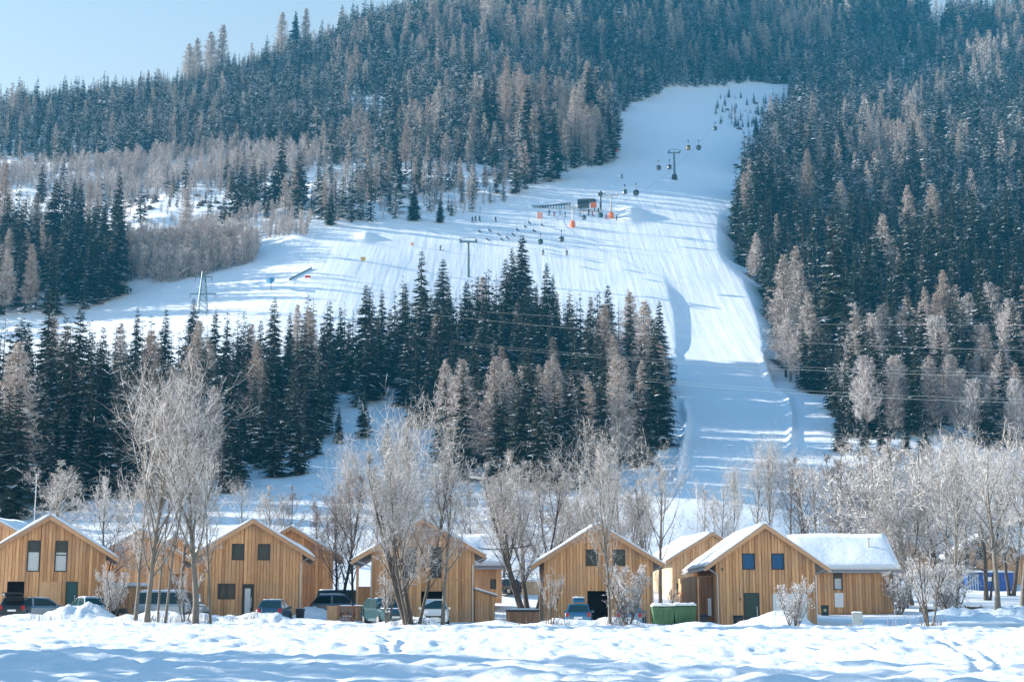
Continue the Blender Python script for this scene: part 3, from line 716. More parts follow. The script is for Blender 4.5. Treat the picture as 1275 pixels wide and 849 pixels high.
def dumpster(px, label, snowseed):
    p = gp(px, 99, 775); r = empty('dumpster', (p.x, p.y, p.z - 0.05), R(2)); tag(r, label, 'dumpster', 'green dumpsters')
    b = MB(); V = [(-0.62, -0.42, 0.18), (0.62, -0.42, 0.18), (0.62, 0.42, 0.18), (-0.62, 0.42, 0.18), (-0.70, -0.52, 1.15), (0.70, -0.52, 1.15), (0.70, 0.52, 1.15), (-0.70, 0.52, 1.15)]
    b.raw(V, ((0, 3, 2, 1), (4, 5, 6, 7), (0, 1, 5, 4), (1, 2, 6, 5), (2, 3, 7, 6), (3, 0, 4, 7)))
    for k in range(3): b.box(-0.4 + k * 0.36, -0.32 + k * 0.36, -0.53, -0.44, 0.3, 1.05)
    b.build('body', M_green, r, bevel=0.02)
    b = MB(); b.box(-0.74, 0.74, -0.56, 0.56, 1.155, 1.22); b.prism([(-0.56, 1.222), (0.56, 1.222), (0.45, 1.3), (-0.45, 1.3)], -0.7, 0.7, 'x'); b.build('lid', M_green, r, bevel=0.015)
    b = MB(); V, Fq = snow_slab((-0.72, -0.54, 1.3), (0.72, -0.54, 1.3), (0.72, 0.54, 1.3), (-0.72, 0.54, 1.3), (0, 0, 1), 0.16, snowseed); b.raw(V, Fq); b.build('snow', M_snow, r, smooth=True)
    for x in (-0.5, 0.5):
        for y in (-0.35, 0.35):
            b = MB(); b.cyl((x, y, 0.09), (1, 0, 0), 0.09, 0.05, 12); b.build('wheel', M_black, r)
dumpster(825.5, 'left one of the two green dumpsters between chalets', 4); dumpster(852, 'right one of the two green dumpsters nearest the blue windowed chalet', 6)
def bin_(px, Y, label, m, lid=None, py=770, h=1.0, w=0.5):
    p = gp(px, Y, py); r = empty('wheelie_bin', (p.x, p.y, p.z - 0.03), R(random.uniform(-10, 10))); tag(r, label, 'bin')
    b = MB(); a, c_ = w * 0.42, w * 0.52
    b.raw([(-a, -a, 0.03), (a, -a, 0.03), (a, a, 0.03), (-a, a, 0.03), (-c_, -c_, h), (c_, -c_, h), (c_, c_, h), (-c_, c_, h)], ((0, 3, 2, 1), (4, 5, 6, 7), (0, 1, 5, 4), (1, 2, 6, 5), (2, 3, 7, 6), (3, 0, 4, 7))); b.build('body', m, r, bevel=0.02)
    b = MB(); b.prism([(-c_ - .03, h + .004), (c_ + .03, h + .004), (c_, h + .09), (-c_ * .6, h + .11)], -c_ - .02, c_ + .02, 'x'); b.build('lid', lid or m, r)
    for s in (-1, 1):
        b = MB(); b.cyl((s * (a + 0.03), a * .8, 0.1), (1, 0, 0), 0.1, 0.05, 12); b.build('wheel', M_black, r)
    return r
bin_(373.5, 103.5, 'dark grey wheelie bin at the right corner of the glazed door chalet', M_black, h=0.8)
bin_(457, 102, 'dark bin between the slatted terrace fence and teal car', M_black, h=0.85)
rb = bin_(919, 103, 'small black bin with a pale red sticker left of the dark green door', M_black, h=0.75, w=0.55)
b = MB(); b.box(-0.1, 0.1, -0.31, -0.296, 0.25, 0.5); b.build('sticker', simple('sticker', (0.5, 0.25, 0.22)), rb)
bg_ = bin_(1027, 129, 'dark green bin standing against the long chalet wall', M_greendoor, py=757, h=0.75, w=0.62)
b = MB(); b.cyl((0, -0.335, 0.45), (0, 1, 0), 0.13, 0.02, 14); b.build('badge', simple('badge', (0.5, 0.45, 0.25)), bg_)
bin_(876.5, 104, 'black bin standing by the side annexe right of the dumpsters', M_black, h=0.8, w=0.42)
bin_(928, 101.5, 'low dark crate like bin below the dark green door', M_dark, h=0.45, w=0.6)
p = gp(1067.5, 101, 775); r = empty('utility_cabinet', (p.x, p.y, p.z - 0.05), R(-12)); tag(r, 'grey green utility cabinet alone in the snow right of the long chalet', 'utility cabinet')
M_grey = simple('grey_cabinet', (0.40, 0.44, 0.43), 0.5, noise=0.1)
b = MB(); b.box(-0.33, 0.33, -0.16, 0.16, 0, 1.0); b.build('body', M_grey, r, bevel=0.015)
b = MB(); b.box(-0.3, 0.3, -0.178, -0.162, 0.08, 0.94); b.build('door', M_grey, r); b = MB(); b.box(0.2, 0.23, -0.2, -0.18, 0.45, 0.6); b.build('handle', M_dark, r)
b = MB(); V, Fq = snow_slab((-0.36, -0.2, 1.0), (0.36, -0.2, 1.0), (0.36, 0.2, 1.0), (-0.36, 0.2, 1.0), (0, 0, 1), 0.09, 2, 6, 5); b.raw(V, Fq); b.build('snow', M_snow, r, smooth=True)
b = MB(); b.box(-0.62, -0.4, -0.1, 0.1, 0, 0.3); b.build('side_box', M_grey, r)
# low wooden box tubs
def tub(px, Y, w, d, h, label, py=775):
    p = gp(px, Y, py); r = empty('wooden_tub', (p.x, p.y, p.z - 0.05), 0); tag(r, label, 'wooden box')
    b = MB(); b.box(-w / 2, w / 2, 0, d, 0, h); b.build('body', M_dark, r)
    n = 9
    for i in range(n):
        q = MB(); q.box(-w / 2 + w * i / n + .004, -w / 2 + w * (i + 1) / n - .004, -0.03, -0.002, 0.03, h - 0.06); q.build('slat', M_brownb, r)
    for s in (-1, 1):
        q = MB(); q.box(s * (w / 2 + 0.003), s * (w / 2 + 0.03), 0, d, 0.03, h - 0.06); q.build('side_panel', M_cream, r)
    b = MB(); b.box(-w / 2 - 0.06, w / 2 + 0.06, -0.06, d + 0.05, h + 0.002, h + 0.1); b.build('lid', M_dark, r)
    b = MB(); V, Fq = snow_slab((-w / 2, 0.1, h + .1), (w / 2, 0.1, h + .1), (w / 2, d, h + .1), (-w / 2, d, h + .1), (0, 0, 1), 0.08, 3, 8, 6); b.raw(V, Fq); b.build('snow', M_snow, r, smooth=True)
M_brownb = wood_mat('brown_slat', (0.24, 0.11, 0.055), (0.36, 0.18, 0.10))
tub(651, 104, 2.2, 2.0, 0.95, 'brown slatted hot tub box left of the square windowed chalet')
# pale shed behind the big frosted trees
p = gp(147, 112, 755); r = empty('garden_shed', (p.x, p.y, p.z - 0.05), R(0)); tag(r, 'low cream wooden shed with snow on its flat roof behind the frosted trees', 'shed')
b = MB(); b.box(-1.45, 1.75, 0, 2.2, 0, 2.0); b.build('wall', M_cream, r)
add_boards(r, -1.45, 1.75, lambda x: 1.97, [], 0.25, M_boardpale)
b = MB(); b.box(-1.6, 1.9, -0.2, 2.4, 2.004, 2.1); b.build('roof', M_roofmetal, r)
b = MB(); V, Fq = snow_slab((-1.58, -0.18, 2.1), (1.88, -0.18, 2.1), (1.88, 2.38, 2.12), (-1.58, 2.38, 2.12), (0, 0, 1), 0.22, 8); b.raw(V, Fq); b.build('roof_snow', M_snow, r, smooth=True)
# slatted terrace fence
M_fence = wood_mat('fence_wood', (0.22, 0.10, 0.055), (0.38, 0.2, 0.11))
def fence(px0, px1, Y, label, h=1.1, py=772, step=0.17):
    a_ = gp(px0, Y, py); b_ = gp(px1, Y, py); L = b_.x - a_.x; z0 = min(a_.z, b_.z)
    r = empty('slatted_fence', (a_.x, Y, z0), 0); tag(r, label, 'fence')
    for z_ in (h - 0.08, 0.12):
        b = MB(); b.box(0, L, -0.03, 0.03, z_, z_ + .08); b.build('rail', M_fence, r)
    np_ = 3
    for i in range(np_):
        x = L * i / (np_ - 1); q = MB(); q.box(x - 0.06, x + 0.06, -0.07, 0.05, -0.2, h + 0.06); q.build('post', M_fence, r)
    b = MB(); d = L / 2 - 0.06; q = MB(); q.tube([(0.06, -0.05, 0.2), (d, -0.05, h - 0.1)], 0.035, 4); q.build('brace', M_fence, r); q = MB(); q.tube([(0.06, -0.09, h - 0.1), (d, -0.09, 0.2)], 0.035, 4); q.build('brace', M_fence, r)
    n = int(L / step)
    for i in range(n):
        x = (i + 0.5) * L / n; q = MB(); q.box(x - 0.035, x + 0.035, 0.032, 0.06, 0.15, h - 0.02); q.build('slat', M_fence, r)
    q = MB(); V, Fq = snow_slab((0, -0.05, h + .002), (L, -0.05, h + .002), (L, 0.05, h + .002), (0, 0.05, h + .002), (0, 0, 1), 0.05, 2, 10, 3); q.raw(V, Fq); q.build('snow', M_snow, r)
    return r
fr = fence(421, 457, 102.5, 'brown slatted terrace fence with crossed braces in front of the carport chalet')
b = MB(); b.box(-0.75, -0.06, -0.02, 0.05, 0, 1.1); b.build('end_panel', M_trim, fr)
# log pile under snow
r_ = gp(1205, 128, 755)
for i in range(16):
    lx = r_.x + rng.uniform(-3.0, 3.2); ly = r_.y + rng.uniform(-1.0, 1.5); lz = float(H(lx, ly)[0]); L = rng.uniform(1.2, 2.6); an = rng.uniform(-0.5, 0.5)
    d = Vector((math.cos(an), math.sin(an) * 0.8, rng.uniform(-0.15, 0.3))); z = lz + rng.uniform(0.12, 0.7); c = Vector((lx, ly, z)); rr = rng.uniform(0.10, 0.2)
    lo = MB(); lo.tube([c - d * L / 2, c + d * L / 2], [rr, rr * 0.85], 8)
    o = lo.build('log', M_bark, None); tag(o, 'dark log lying in the snowy heap under the rime covered trees', 'log', 'logs in the heap')
    sn = MB(); V = []
    for t in np.linspace(-0.48, 0.48, 5):
        q = c + d * L * t + Vector((0, 0, rr * 0.8)); V.append(q)
    sn.tube(V, [rr * .5, rr * .8, rr * .75, rr * .85, rr * .4], 6); so = sn.build('snow', M_snow, o, smooth=True)
# long low snowy platform at right
p = gp(1222, 92, 780); r = empty('low_platform', (p.x, p.y, p.z - 0.02), R(1)); tag(r, 'long low pale platform lying in the snow right of the multi-stem sapling', 'platform')
b = MB(); b.box(-2.2, 2.2, -0.6, 0.6, 0.02, 0.30); b.build('base', M_bluel, r)
b = MB(); V, Fq = snow_slab((-2.2, -0.6, 0.3), (2.2, -0.6, 0.3), (2.2, 0.6, 0.3), (-2.2, 0.6, 0.3), (0, 0, 1), 0.1, 5, 14, 5); b.raw(V, Fq); b.build('snow', M_snow, r, smooth=True)
# slim poles behind the roofs
M_pole = simple('pole_grey', (0.5, 0.52, 0.54), 0.5)
for px, Y, h, lb in ((712, 150, 9.2, 'slim pale mast behind the square windowed chalet, shorter one'), (723, 152, 11.5, 'slim pale mast behind the square windowed chalet, taller one'), (40, 150, 11.0, 'slim pale mast behind the left edge chalet'),
                     (869, 175, 9.5, 'slim pale mast rising above the pale second row chalet, left one'), (875, 178, 7.5, 'slim pale mast rising above the pale second row chalet, right one')):
    p = gp(px, Y, 700); r = empty('slim_mast', p, 0); tag(r, lb, 'mast')
    b = MB(); b.tube([(0, 0, -0.2), (0, 0, h)], 0.045, 6); b.build('pole', M_pole, r); b = MB(); b.box(-0.2, 0.2, -0.06, 0.06, h, h + 0.08); b.build('head', M_pole, r)

# ------------------------------------------------------------------ cars
def paint(name, c):
    m, nt, b = mat(name)
    b.inputs['Base Color'].default_value = (*c, 1); b.inputs['Roughness'].default_value = 0.3; b.inputs['Metallic'].default_value = 0.25
    b.inputs['Coat Weight'].default_value = 0.6; b.inputs['Coat Roughness'].default_value = 0.08
    return m
M_red = simple('red_lens', (0.35, 0.01, 0.015), 0.2)
M_lens = simple('clear_lens', (0.7, 0.75, 0.78), 0.15)
M_plate = simple('plate', (0.75, 0.76, 0.74), 0.5)
M_tyre = simple('tyre', (0.02, 0.02, 0.022), 0.9)
M_rim = simple('rim', (0.4, 0.42, 0.44), 0.35, 0.8)
SHAPES = {   # length, half width, height, belt, windscreen base, roof front, roof rear, rear base, bonnet height
    'hatch': (4.0, 0.86, 1.48, 0.92, 0.95, 1.75, 3.35, 3.92, 0.86),
    'estate': (4.5, 0.88, 1.48, 0.92, 1.15, 1.95, 3.95, 4.42, 0.86),
    'suv': (4.4, 0.92, 1.72, 1.06, 1.05, 1.75, 3.85, 4.32, 1.02),
    'van': (4.9, 0.96, 2.0, 1.12, 0.65, 1.45, 4.65, 4.82, 1.02)}
def car(shape, px, py, Y, rz, m, label, cat='car', snow=0.0, hatch_open=False, group='cars parked between the chalets', roofbox=False):
    L, w, h, zb, s1, s2, s3, s4, bh = SHAPES[shape]
    p = gp(px, Y, py); root = empty('parked_' + ('van' if shape == 'van' else 'car'), (p.x, p.y, p.z - 0.02), R(rz)); tag(root, label, cat, group)
    Y0 = -L / 2
    st = [(0.0, 0.74, 0.62, 0.45), (0.08, 0.86, bh - 0.16, 0.30), (0.3, 0.97, bh - 0.06, 0.24), (0.8, 1.0, bh, 0.22), (s1, 1.0, zb, 0.22), (s2, 1.0, zb + .01, 0.22), (s3, 1.0, zb + .02, 0.22), (s4 - .02, 0.98, zb + .01, 0.26), (L - 0.04, 0.93, zb - 0.1, 0.34), (L, 0.85, zb - 0.26, 0.45)]
    V = []; F = []
    for s, k, zt, zl in st:
        W = w * k
        V += [(-W * .9, Y0 + s, zl), (-W, Y0 + s, min(zl + .18, zt - .2)), (-W, Y0 + s, max(zt - .16, zl + .2)), (-W * .92, Y0 + s, zt - .02), (-W * .5, Y0 + s, zt + .02), (W * .5, Y0 + s, zt + .02), (W * .92, Y0 + s, zt - .02), (W, Y0 + s, max(zt - .16, zl + .2)), (W, Y0 + s, min(zl + .18, zt - .2)), (W * .9, Y0 + s, zl)]
    n = 10
    for i in range(len(st) - 1):
        for j in range(n): F.append((i * n + j, i * n + (j + 1) % n, (i + 1) * n + (j + 1) % n, (i + 1) * n + j))
    F += [tuple(range(n))[::-1], tuple(range((len(st) - 1) * n, len(st) * n))]
    b = MB(); b.raw(V, F)
    wt, wb = w * 0.74, w * 0.91
    g = [(s1, wb, zb - .03), (s2, wt, h - .06), ((s2 + s3) / 2, wt + .01, h), (s3, wt, h - .05), (s4, wb * .97, zb - .02)]
    top = [(g[1][1], g[1][0], g[1][2]), (g[2][1], g[2][0], g[2][2]), (g[3][1], g[3][0], g[3][2])]
    GV = [(-wb, Y0 + s1, zb - .03), (wb, Y0 + s1, zb - .03)]
    for ww, s, z in top: GV += [(-ww, Y0 + s, z - .05), (-ww * .86, Y0 + s, z), (ww * .86, Y0 + s, z), (ww, Y0 + s, z - .05)]
    GV += [(-wb * .97, Y0 + s4, zb - .02), (wb * .97, Y0 + s4, zb - .02)]
    mid = (s2 + s3) / 2
    e = len(GV); GV += [(-wb, Y0 + mid, zb - .03), (wb, Y0 + mid, zb - .03)]
    GF = [(0, 1, 5, 4, 3, 2)[::-1], (2, 3, 7, 6), (3, 4, 8, 7), (4, 5, 9, 8), (6, 7, 11, 10), (7, 8, 12, 11), (8, 9, 13, 12), (10, 11, 12, 13, 15, 14), (0, 2, 6, e), (e, 6, 10, 14), (1, e + 1, 9, 5), (e + 1, 15, 13, 9)]
    b.raw(GV, GF); b.build('body', m, root, smooth=False, bevel=0.03)
    def lerp3(a, c, t): return tuple(a[i] + (c[i] - a[i]) * t for i in range(3))
    def quad(name, A, B, C, D, mm, off, ins=0.08, parent=None):
        A, B, C, D = map(Vector, (A, B, C, D)); c = (A + B + C + D) / 4
        A, B, C, D = [q + (c - q) * ins for q in (A, B, C, D)]; nn = (B - A).cross(D - A).normalized()
        if nn.dot(c - Vector((0, 0, 0.7))) < 0: nn = -nn
        q = MB(); top_ = [x + nn * off for x in (A, B, C, D)]; bot = [x + nn * (off - .02) for x in (A, B, C, D)]
        q.raw(top_ + bot, ((0, 1, 2, 3), (7, 6, 5, 4), (0, 4, 5, 1), (1, 5, 6, 2), (2, 6, 7, 3), (3, 7, 4, 0)))
        return q.build(name, mm, parent or root)
    quad('windscreen', GV[0], GV[1], GV[5], GV[2], M_carglass, 0.022, 0.07)
    if not hatch_open: quad('rear_window', GV[14], GV[15], GV[13], GV[10], M_carglass, 0.022, 0.12)
    for s, (a0, a1, a2, a3) in ((-1, (0, 2, 6, e)), (1, (1, 5, 9, e + 1))): quad('side_window', GV[a0], GV[a1], GV[a2], GV[a3], M_carglass, 0.018, 0.10)
    for s, (a0, a1, a2, a3) in ((-1, (e, 6, 10, 14)), (1, (e + 1, 9, 13, 15))): quad('side_window', GV[a0], GV[a1], GV[a2], GV[a3], M_carglass, 0.018, 0.10)
    for s in (-1, 1):
        for yy in (0.78, L - 0.82):
            t = MB(); t.cyl((s * (w - 0.08), Y0 + yy, 0.32), (1, 0, 0), 0.32, 0.22, 18); wh = t.build('wheel', M_tyre, root)
            q = MB(); q.cyl((s * (w + 0.035), Y0 + yy, 0.32), (1, 0, 0), 0.21, 0.02, 12); q.build('rim', M_rim, wh)
        q = MB(); q.box(s * w * .62 - .16, s * w * .62 + .16, Y0 + 0.02, Y0 + 0.2, bh - .24, bh - .1); q.build('headlight', M_lens, root)
        q = MB(); q.box(s * w * .80 - .10, s * w * .80 + .10, Y0 + L - 0.09, Y0 + L + 0.005, zb - .28, zb - .02); q.build('tail_light', M_red, root)
        q = MB(); q.box(s * (w + .02) - .09, s * (w + .02) + .09, Y0 + s1 + .25, Y0 + s1 + .34, zb - .02, zb + .12); q.build('mirror', m, root)
    q = MB(); q.box(-.26, .26, Y0 - 0.02, Y0 + .0, .42, .54); q.build('number_plate', M_plate, root)
    q = MB(); q.box(-.26, .26, Y0 + L, Y0 + L + .02, .52, .64); q.build('number_plate', M_plate, root)
    q = MB(); q.box(-w * .62, w * .62, Y0 - 0.005, Y0 + .06, .5, .64); q.build('grille', M_black, root)
    for yy in (Y0 - .02, Y0 + L - .1):
        q = MB(); q.box(-w * .84, w * .84, yy, yy + .12, .26, .42); q.build('bumper', M_black if shape == 'van' else m, root, bevel=0.03)
    if hatch_open:
        quad('boot_opening', (-wb * .8, Y0 + s4 + .02, zb - .45), (wb * .8, Y0 + s4 + .02, zb - .45), (wt * .9, Y0 + s3 + .1, h - .14), (-wt * .9, Y0 + s3 + .1, h - .14), M_void, 0.05, 0.0)
        q = MB(); q.raw([(-wt, Y0 + s3, h - .03), (wt, Y0 + s3, h - .03), (wt * .95, Y0 + s3 + 1.0, h + .18), (-wt * .95, Y0 + s3 + 1.0, h + .18), (-wt, Y0 + s3, h + .03), (wt, Y0 + s3, h + .03), (wt * .95, Y0 + s3 + 1.0, h + .25), (-wt * .95, Y0 + s3 + 1.0, h + .25)], ((0, 3, 2, 1), (4, 5, 6, 7), (0, 1, 5, 4), (1, 2, 6, 5), (2, 3, 7, 6), (3, 0, 4, 7))); q.build('tailgate', m, root)
    if roofbox:
        q = MB(); q.prism([(Y0 + s2 + .1, h + .06), (Y0 + s3 - .2, h + .06), (Y0 + s3 - .3, h + .36), (Y0 + s2 + .6, h + .38)], -.38, .38, 'x'); q.build('roof_box', m, root, bevel=.05)
    if snow:
        q = MB(); z = h + (.36 if roofbox else -.02); ww = .36 if roofbox else wt * .84
        VV, FF = snow_slab((-ww, Y0 + s2 + .15, z - .01), (ww, Y0 + s2 + .15, z - .01), (ww, Y0 + s3 - .1, z - .01), (-ww, Y0 + s3 - .1, z - .01), (0, 0, 1), snow, int(px), 8, 8); q.raw(VV, FF); q.build('roof_snow', M_snow, root, smooth=True)
        q = MB(); VV, FF = snow_slab((-w * .8, Y0 + .3, bh - .02), (w * .8, Y0 + .3, bh - .02), (w * .8, Y0 + s1 - .05, zb), (-w * .8, Y0 + s1 - .05, zb), (0, 0, 1), snow * .5, int(px) + 1, 8, 6); q.raw(VV, FF); q.build('bonnet_snow', M_snow, root, smooth=True)
    return root
C_silver = paint('silver_blue_paint', (0.20, 0.27, 0.33)); C_black = paint('black_paint', (0.02, 0.025, 0.03)); C_pale = paint('pale_blue_paint', (0.18, 0.30, 0.40))
C_blue = paint('deep_blue_paint', (0.02, 0.09, 0.17)); C_teal = paint('dark_teal_paint', (0.015, 0.07, 0.09)); C_white = paint('white_paint', (0.62, 0.66, 0.68)); C_bright = paint('blue_paint', (0.03, 0.16, 0.30)); C_greyv = paint('grey_paint', (0.36, 0.40, 0.43))
car('hatch', 21, 766, 101.5, 188, C_black, 'black hatchback at far left with its tailgate raised', hatch_open=True)
car('estate', 51, 766, 103, 118, C_silver, 'silver blue estate car beside the black hatchback with raised tailgate', snow=0.03)
car('estate', 107, 768, 102, 212, C_pale, 'pale blue estate car parked in front of the teal chalet door behind the snow heap', snow=0.05)
car('van', 214, 768, 104, 76, C_greyv, 'grey van partly hidden behind the two tall frosted trees', 'van', snow=0.10)
car('hatch', 342, 770, 101.5, 178, C_blue, 'dark blue hatchback seen from behind below the glazed door chalet', snow=0.06)
car('suv', 478, 774, 101, 25, C_teal, 'dark teal car standing under the left side of the carport chalet', snow=0.03)
car('suv', 541, 775, 101, 3, C_white, 'white car facing the camera between the two stems in front of the carport chalet')
car('hatch', 721, 776, 101, 176, C_bright, 'blue car with snowy roof box in front of the square windowed chalet', snow=0.09, roofbox=True)
car('hatch', 786, 777, 101, 172, C_pale, 'pale car hidden behind the rime covered bush at the square windowed chalet', snow=0.05)
car('van', 432, 752, 122, 84, C_teal, 'dark teal van parked further back left of the carport chalet', 'van', snow=0.05)
car('suv', 424, 757, 116, 92, C_silver, 'grey car half buried behind the snow bank left of the carport chalet', snow=0.12)
car('estate', 636, 736, 150, 140, C_black, 'small dark car far back in the gap left of the square windowed chalet', snow=0.08)
p = gp(141, 103, 765); r = empty('flat_trailer', (p.x, p.y, p.z), R(6)); tag(r, 'low dark flat trailer right of the pale blue estate car', 'trailer')
b = MB(); b.box(-.85, .85, -.5, .5, .42, .5); b.box(-.85, .85, -.52, -.48, .5, .74); b.box(-.85, .85, .48, .52, .5, .74); b.box(-.87, -.83, -.5, .5, .5, .74); b.box(.83, .87, -.5, .5, .5, .74); b.build('bed', M_dark, r)
b = MB(); b.tube([(-.85, 0, .4), (-1.5, 0, .4)], .04, 6); b.build('drawbar', M_dark, r)
for s in (-1, 1):
    b = MB(); b.cyl((0, s * .58, .28), (0, 1, 0), .28, .14, 16); b.build('wheel', M_tyre, r)
# pale low wall by the far car
p = gp(660, 150, 732); r = empty('cream_shed', (p.x, p.y, p.z - .1), 0); tag(r, 'low cream shed side with snowy roof behind the hot tub box', 'shed')
b = MB(); b.box(-.9, 1.6, 0, 2.2, 0, 1.35); b.build('wall', M_cream, r); b = MB(); V, Fq = snow_slab((-1, -.1, 1.36), (1.7, -.1, 1.36), (1.7, 2.3, 1.5), (-1, 2.3, 1.5), (0, 0, 1), .2, 9); b.raw(V, Fq); b.build('roof_snow', M_snow, r, smooth=True)

# ------------------------------------------------------------------ tree meshes
def tri_mesh(name, V, F, attrs, mats, mi=None, smooth=False):
    me = npmesh(name, V, F, smooth)
    for k, a in attrs.items():
        at = me.attributes.new(k, 'FLOAT', 'FACE'); at.data.foreach_set('value', np.asarray(a, np.float32))
    for m in mats: me.materials.append(m)
    if mi is not None: me.polygons.foreach_set('material_index', np.asarray(mi, np.int32))
    return me
def cone_tube(h, r0, n=6, seg=4, bend=0.0):
    V = []; F = []
    for i in range(seg + 1):
        t = i / seg; r = r0 * (1 - t) ** 0.8 + 0.0008
        for j in range(n):
            a = 2 * math.pi * j / n; V.append((r * math.cos(a) + bend * t * t, r * math.sin(a), h * t - (0.5 if i == 0 else 0)))
    for i in range(seg):
        for j in range(n):
            a, b, c, d = i * n + j, i * n + (j + 1) % n, (i + 1) * n + (j + 1) % n, (i + 1) * n + j
            F += [(a, b, c), (a, c, d)]
    return V, F
def spruce_geo(seed, h=1.0, whorls=26, per=7, det=2, width=0.17, snow=0.2, ragged=0.25, base=0.04, power=0.85, cover=1.0):
    """unit-height spruce: whorls of drooping boughs, each bough a spray of needle blades; returns tris, snow and tone per face"""
    rg = np.random.default_rng(seed); V = []; F = []; S = []; Tn = []
    def tri(a, b, c, s, t):
        k = len(V); V.extend((a, b, c)); F.append((k, k + 1, k + 2)); S.append(s); Tn.append(t)
    for w in range(whorls):
        t = (w + rg.uniform(-0.3, 0.3)) / whorls; t = min(max(t, 0), 0.985)
        z = base + (1 - base) * t ** 0.92
        rmax = width * (1 - t) ** power + 0.012
        if t < 0.12: rmax *= 0.75 + 2 * t
        n = max(5, int(per * (1 - 0.3 * t)))
        a0 = rg.uniform(0, 6.28)
        for k in range(n):
            if rg.random() < 0.07: continue
            a = a0 + 6.283 * k / n + rg.uniform(-0.3, 0.3)
            r = rmax * rg.uniform(1 - ragged * 1.6, 1 + ragged * 0.7)
            zz = z + rg.uniform(-0.4, 0.4) / whorls
            dr = rg.uniform(0.28, 0.55) if t < 0.8 else rg.uniform(-0.3, 0.15)
            d = np.array([math.cos(a), math.sin(a), 0]); sd = np.array([-d[1], d[0], 0])
            p0 = np.array([0, 0, zz]); p1 = p0 + d * r * 0.55 + np.array([0, 0, -dr * r * 0.30]); p2 = p0 + d * r + np.array([0, 0, -dr * r * 0.55])
            wd = r * rg.uniform(0.24, 0.36) + 0.004
            tone = rg.uniform(0, 1); sn = 1.0 if rg.random() < snow * (0.6 + 0.8 * (r / width)) else 0.0
            hang = np.array([0, 0, -wd * rg.uniform(0.5, 1.0)])
            sv = lambda q: sn * rg.uniform(0.6, 1.0) if sn and rg.random() < q * cover else (rg.uniform(0, 0.04))
            if det == 0:
                tri(p0, p1 + sd * wd + hang * .5, p2, sv(.6), tone); tri(p0, p2, p1 - sd * wd + hang * .5, sv(.6), tone)
                continue
            tri(p0, p1 + sd * wd * .9 + hang * .6, p1, sv(.45), tone); tri(p0, p1, p1 - sd * wd * .9 + hang * .6, sv(.45), tone)
            tri(p1, p1 + sd * wd * .8 + hang * .5, p2, sv(.6), tone); tri(p1, p2, p1 - sd * wd * .8 + hang * .5, sv(.6), tone)
            if det >= 2:
                for u in (0.35, 0.7, 0.95):
                    q = p0 + (p1 - p0) * min(1, u / .55) if u < .55 else p1 + (p2 - p1) * (u - .55) / .45
                    for s_ in (-1, 1):
                        l = wd * rg.uniform(.7, 1.5) * (1.15 - .5 * u)
                        tip = q + sd * s_ * l + d * l * rg.uniform(.3, .9) + np.array([0, 0, -l * rg.uniform(.3, .8)])
                        wv = d * wd * .22 + np.array([0, 0, -wd * .12])
                        tri(q - wv, q + wv, tip, sv(.35), min(1, max(0, tone + rg.uniform(-.3, .3))))
    return np.array(V) , np.array(F), np.array(S), np.array(Tn)
def larch_geo(seed, whorls=34, per=6, width=0.15, frost=0.25, det=2, base=0.15, power=0.7, up=0.1, thick=0.0022):
    """unit-height bare larch or birch: fine bare boughs with many hanging twiglets"""
    rg = np.random.default_rng(seed); V = []; F = []; S = []; Tn = []
    def sl_(a, b, w, s, t):
        d = b - a; q = np.cross(d, rg.normal(size=3)); q = q / (np.linalg.norm(q) + 1e-9) * w
        k = len(V); V.extend((a - q, a + q, b)); F.append((k, k + 1, k + 2)); S.append(s); Tn.append(t)
    for w in range(whorls):
        t = min(max((w + rg.uniform(-.4, .4)) / whorls, 0), .99); z = base + (1 - base) * t
        rm = width * (1 - t) ** power * (1 if t > .15 else .6 + 2.6 * t) + .01
        for k in range(per):
            a = rg.uniform(0, 6.283); r = rm * rg.uniform(.55, 1.15)
            d = np.array([math.cos(a), math.sin(a), rg.uniform(-.1, .35) + up]); p0 = np.array([0, 0, z]); p2 = p0 + d * r
            fr = frost * rg.uniform(.2, 1.8); tn = rg.uniform(0, 1)
            sl_(p0, p2, thick * 1.5, min(1, fr), tn * .7)
            for i in range(9 if det >= 2 else 4):
                u = rg.uniform(.2, 1); q = p0 + (p2 - p0) * u; l = r * rg.uniform(.18, .45) + .012
                dd = d * rg.uniform(.1, .9) + rg.normal(size=3) * .55; dd[2] += -.25 + up * 1.5
                e_ = q + dd / np.linalg.norm(dd) * l
                sl_(q, e_, thick * (1.0 if det >= 2 else 2.4), min(1, fr * rg.uniform(.4, 1.6)), min(1, tn * .7 + rg.uniform(0, .3)))
                if det >= 2:
                    for _ in range(2):
                        f_ = q + (e_ - q) * rg.uniform(.3, 1); d3 = rg.normal(size=3); d3[2] -= .3
                        sl_(f_, f_ + d3 / np.linalg.norm(d3) * l * .5, thick * .8, min(1, fr * rg.uniform(.6, 2)), min(1, tn * .7 + rg.uniform(0, .3)))
    return np.array(V), np.array(F), np.array(S), np.array(Tn)
def crown_mesh(name, geo, m): V, F, S, Tn = geo; return tri_mesh(name, V, F, {'snow': S, 'tone': Tn}, [m])
def trunk_mesh(name, r0, m, bend=0.0, h=0.97):
    V, F = cone_tube(h, r0, 6, 5, bend); V = np.array(V); V[:, 2] = np.where(V[:, 2] < 0, -0.02, V[:, 2]); return tri_mesh(name, V, np.array(F), {}, [m], smooth=True)
